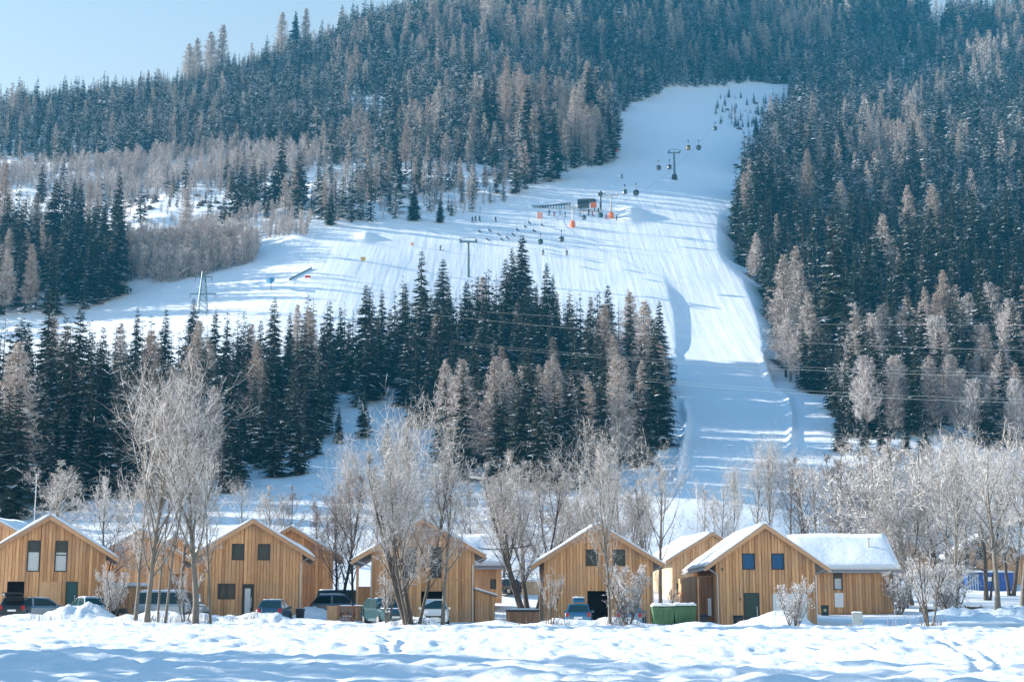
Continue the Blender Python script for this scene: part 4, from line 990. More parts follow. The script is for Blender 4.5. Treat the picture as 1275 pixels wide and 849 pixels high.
def whole_mesh(name, geo, r0, m, mb_):
    V, F, S, Tn = geo; V2, F2 = cone_tube(0.97, r0, 4, 2); V2 = np.array(V2); V2[:, 2] = np.where(V2[:, 2] < 0, -0.02, V2[:, 2])
    n = len(V); mi = np.r_[np.zeros(len(F)), np.ones(len(F2))]
    return tri_mesh(name, np.r_[V, V2], np.r_[F, np.array(F2) + n], {'snow': np.r_[S, np.zeros(len(F2))], 'tone': np.r_[Tn, np.zeros(len(F2))]}, [m, mb_], mi)
SPR_T = [trunk_mesh('spruce_trunk', .011, M_bark)] * 1
SPR_C = [crown_mesh('spruce_crown', spruce_geo(100 + i, whorls=[44, 48, 40, 46, 42, 50][i], per=9, width=[.17, .145, .19, .16, .14, .175][i], snow=[.16, .24, .12, .32, .18, .26][i], ragged=.30), M_spruce) for i in range(6)]
SPR_F = [whole_mesh('spruce_tree', spruce_geo(200 + i, whorls=20, per=7, det=1, width=[.18, .15, .20, .17, .19][i], ragged=.34, snow=[.06, .12, .08, .26, .20][i]), .011, M_spruce, M_bark) for i in range(5)]
SPR_S = [whole_mesh('spruce_tree', spruce_geo(250 + i, whorls=20, per=7, det=1, width=[.19, .16, .21][i], ragged=.34, cover=1.5, snow=[.5, .75, .62][i]), .011, M_spruce, M_bark) for i in range(3)]
LAR_T = [trunk_mesh('larch_trunk', .010, M_bark, .015)]
LAR_C = [crown_mesh('larch_crown', larch_geo(300 + i, width=[.15, .18, .13, .16][i], frost=[.25, .35, .15, .3][i], whorls=[40, 44, 38, 42][i], per=8), M_larch) for i in range(4)]
LAR_F = [whole_mesh('larch_tree', larch_geo(330 + i, whorls=28, per=7, det=1, width=[.14, .16, .12][i], frost=[.25, .4, .2][i], base=[.15, .22, .3][i]), .010, M_larch, M_bark) for i in range(3)]
BIR_C = [crown_mesh('birch_crown', larch_geo(360 + i, whorls=34, per=10, width=[.20, .24, .22][i], frost=[.4, .55, .3][i], power=[.55, .5, .6][i], up=.55, base=.2, thick=.0024), M_birch) for i in range(3)]
BIR_T = [trunk_mesh('birch_trunk', .010, M_barkgrey, .02)]
BIR_F = [whole_mesh('bare_sapling', larch_geo(390 + i, whorls=16, per=7, det=1, width=[.2, .26, .22][i], frost=[.3, .45, .25][i], power=.5, up=.6, base=.05, thick=.004), .010, M_birch, M_barkgrey) for i in range(3)]

# ------------------------------------------------------------------ where the forest stands (survey polygons in photo rows of the tree foot)
NEARB = [(-420, 578), (-120, 560), (0, 540), (60, 522), (150, 492), (250, 480), (350, 464), (450, 452), (540, 438), (600, 428), (650, 424), (700, 436), (750, 446), (792, 456), (824, 480), (829, 520), (822, 560), (790, 592), (720, 612), (640, 614), (570, 600), (535, 560), (510, 520), (480, 505), (430, 515), (395, 560), (380, 590), (320, 600), (280, 622), (200, 628), (150, 622), (60, 645), (-120, 652), (-420, 672)]
LEFTF = [(-250, 330), (0, 322), (60, 312), (120, 308), (150, 318), (158, 345), (142, 380), (100, 398), (0, 404), (-250, 430)]
THICK1 = [(152, 352), (215, 352), (318, 326), (322, 312), (250, 300), (155, 303)]
THICK2 = [(-200, 235), (0, 215), (60, 208), (400, 182), (425, 205), (380, 228), (150, 252), (0, 240), (-200, 262)]
THICK3 = [(230, 276), (330, 272), (390, 280), (382, 300), (250, 300)]
ROCKY = [(-200, 262), (0, 240), (150, 250), (390, 225), (395, 280), (230, 288), (150, 300), (0, 318), (-200, 325)]
GROUPD = [(278, 272), (384, 272), (386, 240), (284, 244)]
UPPER = [(-300, 215), (-200, 205), (0, 200), (200, 198), (380, 186), (402, 196), (392, 262), (400, 281), (500, 276), (590, 271), (648, 243), (698, 222), (752, 205), (766, 188), (769, 166), (768, 146), (795, 124), (838, 111), (900, 106), (985, 103), (987, 80), (1002, 64), (1140, 50), (1160, 28), (1150, -60), (-300, -60)]
SCRUB = [(892, 112), (980, 112), (978, 130), (935, 175), (900, 168), (890, 140)]
RIGHTF = [(985, 104), (1002, 72), (1150, 54), (1176, 40), (1188, 24), (1275, 10), (1800, -40), (1800, 600), (1275, 566), (1150, 548), (1060, 546), (1040, 520), (1034, 494), (988, 478), (972, 452), (962, 402), (948, 360), (935, 338), (914, 318), (914, 285), (928, 240), (940, 195), (983, 132)]
LARCHPATCH = [(( 690, 185), 80, 45, .75), ((1110, 205), 60, 40, .8), ((560, 60), 120, 40, .3), ((420, 120), 50, 40, .25), ((640, 60), 90, 40, .45), ((990, 60), 60, 40, .5), ((1250, 70), 60, 50, .3), ((530, 190), 50, 50, .35), ((700, 560), 170, 50, .45), ((1140, 450), 60, 30, .4), ((985, 430), 30, 50, .6), ((760, 440), 70, 20, .5), ((80, 380), 90, 50, .3), ((850, 55), 90, 30, .3), ((1050, 330), 60, 30, .12)]
def clump(x, y): return 0.5 + 0.5 * vnoise(x / 23.0, y / 23.0)
cs = 3.9
gx, gy = np.meshgrid(np.arange(-560, 560, cs), np.arange(185, 1130, cs))
gx = (gx + rng.uniform(-.48, .48, gx.shape) * cs).ravel(); gy = (gy + rng.uniform(-.48, .48, gy.shape) * cs).ravel()
k = np.abs(gx / gy) < 0.55
gx, gy = gx[k], gy[k]
gz0, bpx, bpy_ = base_height(gx, gy)
gz = H(gx, gy)
tt = (gz - CAMZ) / gy
# leave out the far side of the crest
crest = np.array([np.max((HZ[:, j] - CAMZ) / ys) for j in range(nc)]); cY = np.array([ys[int(np.argmax((HZ[:, j] - CAMZ) / ys))] for j in range(nc)])
front = gy < np.interp(gx / gy, us, cY) + 45
cl = clump(gx, gy); rr = rng.random(len(gx))
larchp = np.where(bpx > 880, .035, .07)
for (cx_, cy_), rx, ry, pk in LARCHPATCH:
    larchp = np.maximum(larchp, pk * np.exp(-(((bpx - cx_) / rx) ** 2 + ((bpy_ - cy_) / ry) ** 2)))
larchp = larchp * np.clip(0.35 + 1.3 * (0.5 + 0.5 * vnoise(gx / 31.0 + 40, gy / 31.0)), 0, 1.6)
kindv = np.full(len(gx), '', dtype='U8'); zone = np.full(len(gx), '', dtype='U8'); hh = np.zeros(len(gx))
def put(mask, z, prob, h0, h1, larch=None, fixed=None):
    free = (kindv == '') & mask & front & (rr < prob)
    is_l = rng.random(len(gx)) < (larchp if larch is None else larch)
    kindv[free] = np.where(is_l[free], 'larch', 'spruce') if fixed is None else fixed
    sd_ = .11 if z == 'near' else .17
    zone[free] = z; hh[free] = (np.where(bpx[free] < 540, .80, .86) if z == 'near' else 1.0) * rng.uniform(h0, h1, int(free.sum())) * (0.78 + 0.44 * cl[free]) * np.exp(rng.normal(0, sd_, int(free.sum())))
IN = lambda poly: inpoly(bpx, bpy_, poly)
nb_ = IN(NEARB)
put(nb_ & (bpx < 160) & (bpy_ > 560), 'near', .38, 23, 29)
put(nb_ & (bpy_ > 500) & (bpx < 560), 'near', .58, 16, 24)
put(nb_ & (bpy_ > 500), 'near', .52, 14, 22)
put(nb_ & (bpx < 330), 'near', .54, 14, 20)
put(nb_ & (bpx > 720) & (bpy_ < 505), 'near', .20, 17, 24, .3)
put(nb_ & (bpx > 690), 'near', .34, 16, 23)
put(nb_ & (bpx > 570), 'near', .54, 17, 24)
put(nb_, 'near', .58, 15, 22)
put(IN(LEFTF), 'leftf', .48, 15, 22, .20)
put(IN(GROUPD), 'group', .42, 13, 18, .05)
put(IN([(80, 282), (150, 278), (152, 252), (84, 256)]), 'rocky', .28, 8, 14, .2)
put(IN([(196, 268), (236, 264), (236, 244), (196, 248)]), 'rocky', .22, 7, 12, .2)
put(IN(THICK2) & (cl > .62), 'rocky', .10, 8, 13, .2)
put(IN(ROCKY), 'rocky', .05 + .12 * (cl > .6), 6, 15, .25)
rf_ = IN(RIGHTF)
put(rf_ & (bpy_ > 425) & (bpx < 1010), 'rightlow', .5, 10, 15, None, 'birch')
put(rf_ & (bpy_ > 455) & (rng.random(len(gx)) < .45), 'rightlow', .5, 12, 17, None, 'birch')
put(rf_ & (bpy_ > 455), 'rightlow', .45, 9, 17, .25)
put(rf_ & (gy < 520), 'right', .62, 15, 23)
put(rf_ & (bpy_ < 60), 'righttop', .7, 17, 25)
put(rf_, 'righttop', .35 + .45 * (cl > .3), 12, 22)
up_ = IN(UPPER)
sparse = up_ & (bpx > 385) & (bpx < 640) & (bpy_ > 192)
put(sparse, 'upper', .20 + .38 * (cl > .45), 9, 17, .25)
up2 = up_ & ~sparse
put(up2 & (bpx > 600) & (gy < 700), 'upper', .52, 19, 28)
put(up2 & (bpx < 420), 'upper', .8, 10, 16)
put(up2 & (bpy_ < 75) & (bpx > 320), 'upper', .66, 17, 25)
put(up2, 'upper', .25 + .55 * (cl > .3), 11, 21)
put(IN(SCRUB) & (cl > .4), 'scrub', .30, 3, 7, .1)
put(IN([(925, 225), (985, 130), (985, 160), (945, 210)]), 'right', .5, 10, 16)
sel = kindv != ''
tx, ty, tz, tk, tzn, th = gx[sel], gy[sel], gz[sel], kindv[sel], zone[sel], hh[sel]
# trees standing alone, each read off the photo: foot column, foot row, height px, kind
SOLO = [(1048, 562, 74, 'spruce', 'dark spruce behind the bushy trees, left one at the right forest foot'), (1076, 566, 60, 'spruce', 'dark spruce behind the bushy trees, second from left at the right forest foot'), (1098, 562, 50, 'spruce', 'shorter dark spruce above the rime trees at the right forest foot'), (1128, 566, 62, 'spruce', 'dark spruce above the highest rime crown at the right forest foot'), (1152, 578, 72, 'spruce', 'dark snow flecked spruce above the log heap at the right forest foot'),
        (453, 545, 66, 'spruce', 'dense dark spruce standing alone in the snowy clearing, larger one'), (482, 566, 46, 'spruce', 'slim young spruce at the right edge of the snowy clearing'), (460, 577, 22, 'spruce', 'tiny young spruce at the lower end of the snowy clearing'), (393, 566, 62, 'spruce', 'snow flecked spruce at the left edge of the snowy clearing'), (421, 552, 48, 'spruce', 'thin see-through spruce left of the larger one in the clearing'),
        (617, 598, 158, 'larch', 'large bare larch with drooping limbs below the forest band, golden top'), (574, 590, 146, 'larch', 'bare golden topped larch just left of the large drooping larch'), (692, 585, 112, 'larch', 'slender pale larch with straight visible stem between dark spruces'), (724, 588, 118, 'larch', 'broad bare larch with light top right of the slender pale larch'),
        (818, 556, 165, 'spruce', 'tall dark spruce at the right end of the forest band beside the run'), (806, 520, 150, 'larch', 'thin bare larch at the upper right end of the band beside the run'), (757, 470, 122, 'spruce', 'warm lit spruce standing clear at the upper right of the band'), (786, 480, 122, 'larch', 'half bare larch with open crown right of the warm lit spruce'),
        (638, 430, 128, 'spruce', 'tallest dark spruce rising from the middle of the forest band'), (600, 440, 100, 'larch', 'pinkish bare larch left of the tallest dark spruce in the band'), (682, 440, 118, 'spruce', 'broad dark spruce right of the tallest one in the band'),
        (231, 300, 70, 'larch', 'single pale larch standing on the rocky slope above the thicket'), (505, 210, 62, 'larch', 'tall pale pink larch standing out of the upper left forest'), (555, 206, 44, 'larch', 'smaller pale larch beside the tall pink one in the upper left forest'), (515, 275, 50, 'spruce', 'dark spruce at the lower rim of the upper forest above the run'), (548, 278, 40, 'spruce', 'narrow spruce at the rim of the upper forest near the skiers'), (411, 281, 48, 'spruce', 'olive tinted spruce at the left corner of the forest rim above the run'),
        (235, 108, 67, 'larch', 'bare larch on the left skyline, first of the tall group'), (243, 108, 72, 'larch', 'bare larch on the left skyline, second of the tall group'), (262, 102, 75, 'larch', 'bare larch on the left skyline, third of the tall group'), (275, 102, 80, 'larch', 'bare larch on the left skyline, tallest of the group'), (350, 72, 72, 'larch', 'thin larch on the skyline left of the dark ridge spruce'), (367, 66, 67, 'spruce', 'dark spruce on the skyline standing between thin larches'), (380, 62, 67, 'larch', 'thin larch on the skyline right of the dark ridge spruce'), (17, 160, 49, 'larch', 'thin bare tree on the left skyline, left one of two'), (31, 160, 46, 'larch', 'thin bare tree on the left skyline, right one of two'), (174, 120, 33, 'larch', 'pale thin larch on the skyline above the dark left ridge'),
        (942, 352, 66, 'larch', 'pale bare larch leaning at the right edge of the run'), (942, 175, 34, 'spruce', 'dark little spruce in the scrub at the top right of the run'), (1245, 420, 66, 'larch', 'golden pointed larch in the right hand forest'), (1168, 440, 78, 'larch', 'broad golden larch in the right hand forest'), (1148, 442, 68, 'larch', 'narrow golden larch left of the broad golden one'),
        (1060, 545, 62, 'spruce', 'dark spruce clump tree at the right foot of the run')]
so_i = []
for px, py, hp, kd, lb in SOLO:
    q = hit(px, py, 170); s = hp * q.y / FPX * 1.0
    so_i.append((q, s, kd, lb))

# how much of each tree shows: near to far, columns of the skyline
tpx0, tpy0 = proj(tx, ty, tz); tpx1, tpy1 = proj(tx, ty, tz + th)
order = np.argsort(ty); skyl = np.full(700, 9999.0); vis = np.zeros(len(tx))
for i in order:
    wpx = max(1.5, 0.13 * (tpy0[i] - tpy1[i])); c0 = int((tpx0[i] - wpx) / 2) + 25; c1 = int((tpx0[i] + wpx) / 2) + 26
    c0 = max(0, c0); c1 = min(700, c1)
    if c1 <= c0: continue
    cx2 = (np.arange(c0, c1) - 25) * 2 + 1; f = np.clip(np.abs(cx2 - tpx0[i]) / wpx, 0, 1)
    top = tpy1[i] + (tpy0[i] - tpy1[i]) * f
    seen = np.clip(np.minimum(skyl[c0:c1], tpy0[i]) - top, 0, None); inside = (cx2 > 0) & (cx2 < 1275)
    vis[i] = (seen * inside).sum() * 2
    skyl[c0:c1] = np.minimum(skyl[c0:c1], top)
ZL = {('near', 'spruce'): 'dark spruce in the forest band between the chalets and the ski run', ('near', 'larch'): 'bare larch among the dark spruces of the band behind the chalets',
      ('leftf', 'spruce'): 'snow dusted spruce in the forest left of the run below the rocks', ('leftf', 'larch'): 'pale bare larch in the forest left of the run below the rocks',
      ('group', 'spruce'): 'dark spruce of the compact group on the rocky left slope', ('group', 'larch'): 'bare larch in the compact group on the rocky left slope', ('rocky', 'spruce'): 'scattered spruce on the open rocky left slope', ('rocky', 'larch'): 'scattered bare larch on the open rocky left slope',
      ('right', 'spruce'): 'dark spruce in the dense forest right of the ski run', ('right', 'larch'): 'pale larch in the dense forest right of the ski run', ('righttop', 'spruce'): 'snowy spruce high on the right hand mountainside', ('righttop', 'larch'): 'pale larch high on the right hand mountainside',
      ('rightlow', 'spruce'): 'small spruce at the foot of the right hand forest', ('rightlow', 'larch'): 'bare larch at the foot of the right hand forest', ('rightlow', 'birch'): 'frosted bare birch at the foot of the right hand forest',
      ('upper', 'spruce'): 'snow laden spruce in the upper forest left of the run', ('upper', 'larch'): 'pinkish bare larch in the upper forest left of the run', ('scrub', 'spruce'): 'small tree in the scrub patch at the top right of the run', ('scrub', 'larch'): 'small bare tree in the scrub patch at the top right of the run'}
ZG = {'near': 'forest band behind the chalets', 'leftf': 'left forest below the rocks', 'group': 'tree group on the rocky slope', 'rocky': 'scattered trees on the rocky slope', 'right': 'forest right of the run', 'righttop': 'high right mountainside forest', 'rightlow': 'foot of the right forest', 'upper': 'upper forest left of the run', 'scrub': 'scrub at the top of the run'}
NM = {'spruce': 'spruce_tree', 'larch': 'larch_tree', 'birch': 'birch_tree'}
def where(i):
    z_, kd_ = tzn[i], tk[i]; x_, y_ = tpx0[i], tpy0[i]
    base = ZL[(z_, kd_)]
    if z_ == 'near':
        side = 'behind the left edge chalet' if x_ < 140 else 'behind the tall frosted trees' if x_ < 300 else 'above the snowy clearing' if x_ < 500 else 'above the carport chalet' if x_ < 640 else 'above the square windowed chalet' if x_ < 760 else 'beside the lower run'
        row_ = 'front row' if (y_ > 585 or (380 < x_ < 560 and y_ > 505)) else 'skyline row' if vis[i] > 0 and y_ < 470 + (30 if x_ < 260 else 0) else 'middle row'
        return {'spruce': 'dark spruce', 'larch': 'bare larch'}[kd_] + ' in the ' + row_ + ' of the forest band ' + side
    if z_ in ('upper', 'right', 'righttop', 'rightlow', 'leftf'):
        cut = {'upper': (300, 560, 760), 'right': (1020, 1110, 1200), 'righttop': (1040, 1130, 1210), 'rightlow': (1030, 1110, 1200), 'leftf': (50, 90, 125)}[z_]
        k_ = sum(x_ > c for c in cut); pos = {'upper': ('over the pale sapling band', 'over the forest rim', 'nearest the upper run', 'above the head of the run'), 'leftf': ('at the left edge', 'left of middle', 'right of middle', 'beside the thicket')}.get(z_, ('nearest the run', 'left of middle', 'right of middle', 'at the right edge'))[k_]
        lev = '' if z_ != 'upper' else (' low on the slope' if y_ > 170 else ' halfway up' if y_ > 100 else ' near the skyline')
        return base.replace(' left of the run', '').replace('left of the run ', '').replace('snow laden spruce in the upper forest', 'snow laden upper spruce').replace('pinkish bare larch in the upper forest', 'pinkish bare upper larch') + lev + ', ' + pos
    return base
def plant(kind, x, y, z, h, label, group, whole=None, wid=1.0):
    rz = rng.uniform(0, 6.283)
    if whole is not None:
        o = bpy.data.objects.new(NM[kind], whole); COL.objects.link(o)
    else:
        Cs, Ts = {'spruce': (SPR_C, SPR_T), 'larch': (LAR_C, LAR_T), 'birch': (BIR_C, BIR_T)}[kind]
        o = bpy.data.objects.new(NM[kind], None); COL.objects.link(o)
        c = bpy.data.objects.new('crown', Cs[rng.integers(len(Cs))]); link(c, o)
        t = bpy.data.objects.new('trunk', Ts[0]); link(t, o)
    o.location = (x, y, z - 0.15); o.rotation_euler = (rng.uniform(-.02, .02), rng.uniform(-.02, .02), rz); o.scale = (h * wid, h * wid, h)
    return tag(o, label, 'tree', group)
for q, s, kd, lb in so_i: plant(kd, q.x, q.y, q.z, s, lb, None, wid=1.15 if kd == 'larch' else 1.1)
src = {'spruce': [None] * 8, 'larch': [None] * 3}
rest = []
for kd, cap in (('spruce', 270), ('larch', 270), ('birch', 290)):
    ii = np.where(tk == kd)[0]; ii = ii[np.argsort(-vis[ii])]
    pick = ii[:cap]; pick = pick[vis[pick] > 0]
    for n_, i in enumerate(pick):
        hp = th[i] * FPX / ty[i]
        w_ = None
        if hp < 80 and kd != 'birch':
            snowy = tzn[i] in ('upper', 'righttop')
            if kd == 'spruce': q_ = rng.integers(5) if not snowy else rng.integers(3, 8); w_ = (SPR_F + SPR_S)[q_]
            else: q_ = rng.integers(3); w_ = LAR_F[q_]
        o = plant(kd, tx[i], ty[i], tz[i], th[i], where(i), kd + ' of the ' + ZG[tzn[i]], w_, rng.uniform(.9, 1.15))
        if w_ is not None and src[kd][q_] is None: src[kd][q_] = o
    rest.append((kd, np.setdiff1d(ii, pick)))
# one far tree of every mesh must stand somewhere to be repeated
for kd, lst in (('spruce', SPR_F + SPR_S), ('larch', LAR_F)):
    for q_ in range(len(lst)):
        if src[kd][q_] is None:
            ii = [r_ for r_ in rest if r_[0] == kd][0][1]; j = ii[np.argmax(vis[ii] - 1e6 * (np.arange(len(ii)) < q_))]
            src[kd][q_] = plant(kd, tx[j], ty[j], tz[j], th[j], where(j), kd + ' of the ' + ZG[tzn[j]], lst[q_])
def scatter(name, label, pts, scl, rot, idx, sources):
    me = bpy.data.meshes.new(name); me.from_pydata([tuple(p) for p in pts], [], [])
    for nm, tp_, vals in (('scl', 'FLOAT', scl), ('rot', 'FLOAT', rot), ('idx', 'INT', idx)):
        a = me.attributes.new(nm, tp_, 'POINT'); a.data.foreach_set('value', np.asarray(vals, np.int32 if tp_ == 'INT' else np.float32))
    o = bpy.data.objects.new(name, me); COL.objects.link(o); tag(o, label, None, None, 'stuff')
    ng = bpy.data.node_groups.new(name, 'GeometryNodeTree')
    ng.interface.new_socket('Geometry', in_out='INPUT', socket_type='NodeSocketGeometry'); ng.interface.new_socket('Geometry', in_out='OUTPUT', socket_type='NodeSocketGeometry')
    gi = ng.nodes.new('NodeGroupInput'); go = ng.nodes.new('NodeGroupOutput'); ip = ng.nodes.new('GeometryNodeInstanceOnPoints'); jn = ng.nodes.new('GeometryNodeJoinGeometry')
    for s in reversed(sources):
        oi = ng.nodes.new('GeometryNodeObjectInfo'); oi.inputs['Object'].default_value = s; oi.inputs['As Instance'].default_value = True
        ng.links.new(oi.outputs['Geometry'], jn.inputs[0])
    def attr(nm, dt):
        n = ng.nodes.new('GeometryNodeInputNamedAttribute'); n.data_type = dt; n.inputs['Name'].default_value = nm
        return [s for s in n.outputs if s.enabled and s.name == 'Attribute'][0]
    cb = ng.nodes.new('ShaderNodeCombineXYZ'); ng.links.new(attr('rot', 'FLOAT'), cb.inputs[2])
    er = ng.nodes.new('FunctionNodeEulerToRotation'); ng.links.new(cb.outputs[0], er.inputs[0])
    ip.inputs['Pick Instance'].default_value = True
    ng.links.new(gi.outputs[0], ip.inputs['Points']); ng.links.new(jn.outputs[0], ip.inputs['Instance']); ng.links.new(attr('idx', 'INT'), ip.inputs['Instance Index'])
    ng.links.new(er.outputs[0], ip.inputs['Rotation']); ng.links.new(attr('scl', 'FLOAT'), ip.inputs['Scale']); ng.links.new(ip.outputs[0], go.inputs[0])
    md = o.modifiers.new('scatter', 'NODES'); md.node_group = ng
    return o
for kd, ii in rest:
    if kd == 'birch' or len(ii) == 0: continue
    snowy = np.isin(tzn[ii], ['upper', 'righttop'])
    if kd == 'spruce':
        ix = np.where(snowy, rng.integers(3, 8, len(ii)), rng.integers(0, 5, len(ii)))
        scatter('spruce_forest', 'far spruce forest covering the mountainside as one mass', np.c_[tx[ii], ty[ii], tz[ii] - .2], th[ii], rng.uniform(0, 6.28, len(ii)), ix, src[kd])
    else:
        scatter('larch_forest', 'far bare larches mixed into the mountain forest', np.c_[tx[ii], ty[ii], tz[ii] - .2], th[ii], rng.uniform(0, 6.28, len(ii)), rng.integers(0, 3, len(ii)), src[kd])
print('TREES', {kd: int((tk == kd).sum()) for kd in ('spruce', 'larch', 'birch')}, 'rest', [(k_, len(i_)) for k_, i_ in rest])

# bare sapling thickets on the left slope (nobody could count them)
sap = []
for k_, (px, py, lb) in enumerate([(176, 349, 'bare sapling at the lower left rim of the pink thicket above the run'), (304, 326, 'bare sapling at the right tip of the pink thicket above the run'), (250, 297, 'yellowish sapling beside the pale larch on the rocky slope')]):
    q = hit(px, py, 300); o = bpy.data.objects.new('bare_sapling', BIR_F[k_]); COL.objects.link(o); o.location = q; o.scale = (7, 7, 7); tag(o, lb, 'tree'); sap.append(o)
def thicket(name, label, poly, sp, h0, h1, dens):
    X, Yg = np.meshgrid(np.arange(-480, 300, sp), np.arange(330, 860, sp)); X = (X + rng.uniform(-.5, .5, X.shape) * sp).ravel(); Yg = (Yg + rng.uniform(-.5, .5, Yg.shape) * sp).ravel()
    _, a_, b_ = base_height(X, Yg); m = inpoly(a_, b_, poly) & (rng.random(len(X)) < dens * np.clip(.4 + 1.2 * clump(X * 1.7, Yg * 1.7), 0, 1.2)); X, Yg = X[m], Yg[m]
    scatter(name, label, np.c_[X, Yg, H(X, Yg) - .1], rng.uniform(h0, h1, len(X)), rng.uniform(0, 6.28, len(X)), rng.integers(0, 3, len(X)), sap)
thicket('bare_thicket', 'pinkish bare thicket along the upper edge of the left run', THICK1, 1.8, 6, 10, .8)
thicket('bare_thicket', 'pale band of bare saplings below the upper left forest', THICK2, 2.8, 5, 10, .6)
thicket('bare_thicket', 'yellowish low thicket between rocky slope and run', THICK3, 1.9, 3, 6, .7)
thicket('bare_thicket', 'thin bare undergrowth on the rocky left slope', ROCKY, 3.4, 2, 5, .35)
thicket('bare_thicket', 'low bare undergrowth along the forest rim above the run', [(400, 196), (600, 200), (650, 243), (590, 271), (500, 276), (400, 281)], 3.2, 2, 5, .3)
# rocks on the left slope
rk = MB()
for i in range(56):
    px, py = [(rng.normal(180, 16), rng.normal(252, 6)), (rng.uniform(0, 390), rng.uniform(225, 300)), (rng.normal(255, 20), rng.normal(255, 8)), (rng.normal(940, 25), rng.normal(165, 16))][i % 4]
    q = hit(px, py, 300); s = rng.uniform(.5, 1.5)
    ph = [(rng.uniform(.7, 1.1) * s * (1.4 if i % 4 == 0 else 1)) for _ in range(12)]
    V = []; F = []
    for a_ in range(3):
        for b_ in range(6):
            an = b_ * 1.047 + a_ * .4; rad = [1.0, .85, .4][a_] * ph[(a_ * 6 + b_) % 12]; V.append((q.x + rad * 1.3 * math.cos(an), q.y + rad * math.sin(an), q.z + [-.5, .25, .5][a_] * s * ph[(a_ * 5 + b_) % 12]))
    for a_ in range(2):
        for b_ in range(6): F.append((a_ * 6 + b_, a_ * 6 + (b_ + 1) % 6, a_ * 6 + 6 + (b_ + 1) % 6, a_ * 6 + 6 + b_))
    F.append(tuple(range(12, 18))); rk.raw(V, F)
tag(rk.build('rocks', M_rock), 'dark rocks poking out of the snowy slope', None, None, 'stuff')

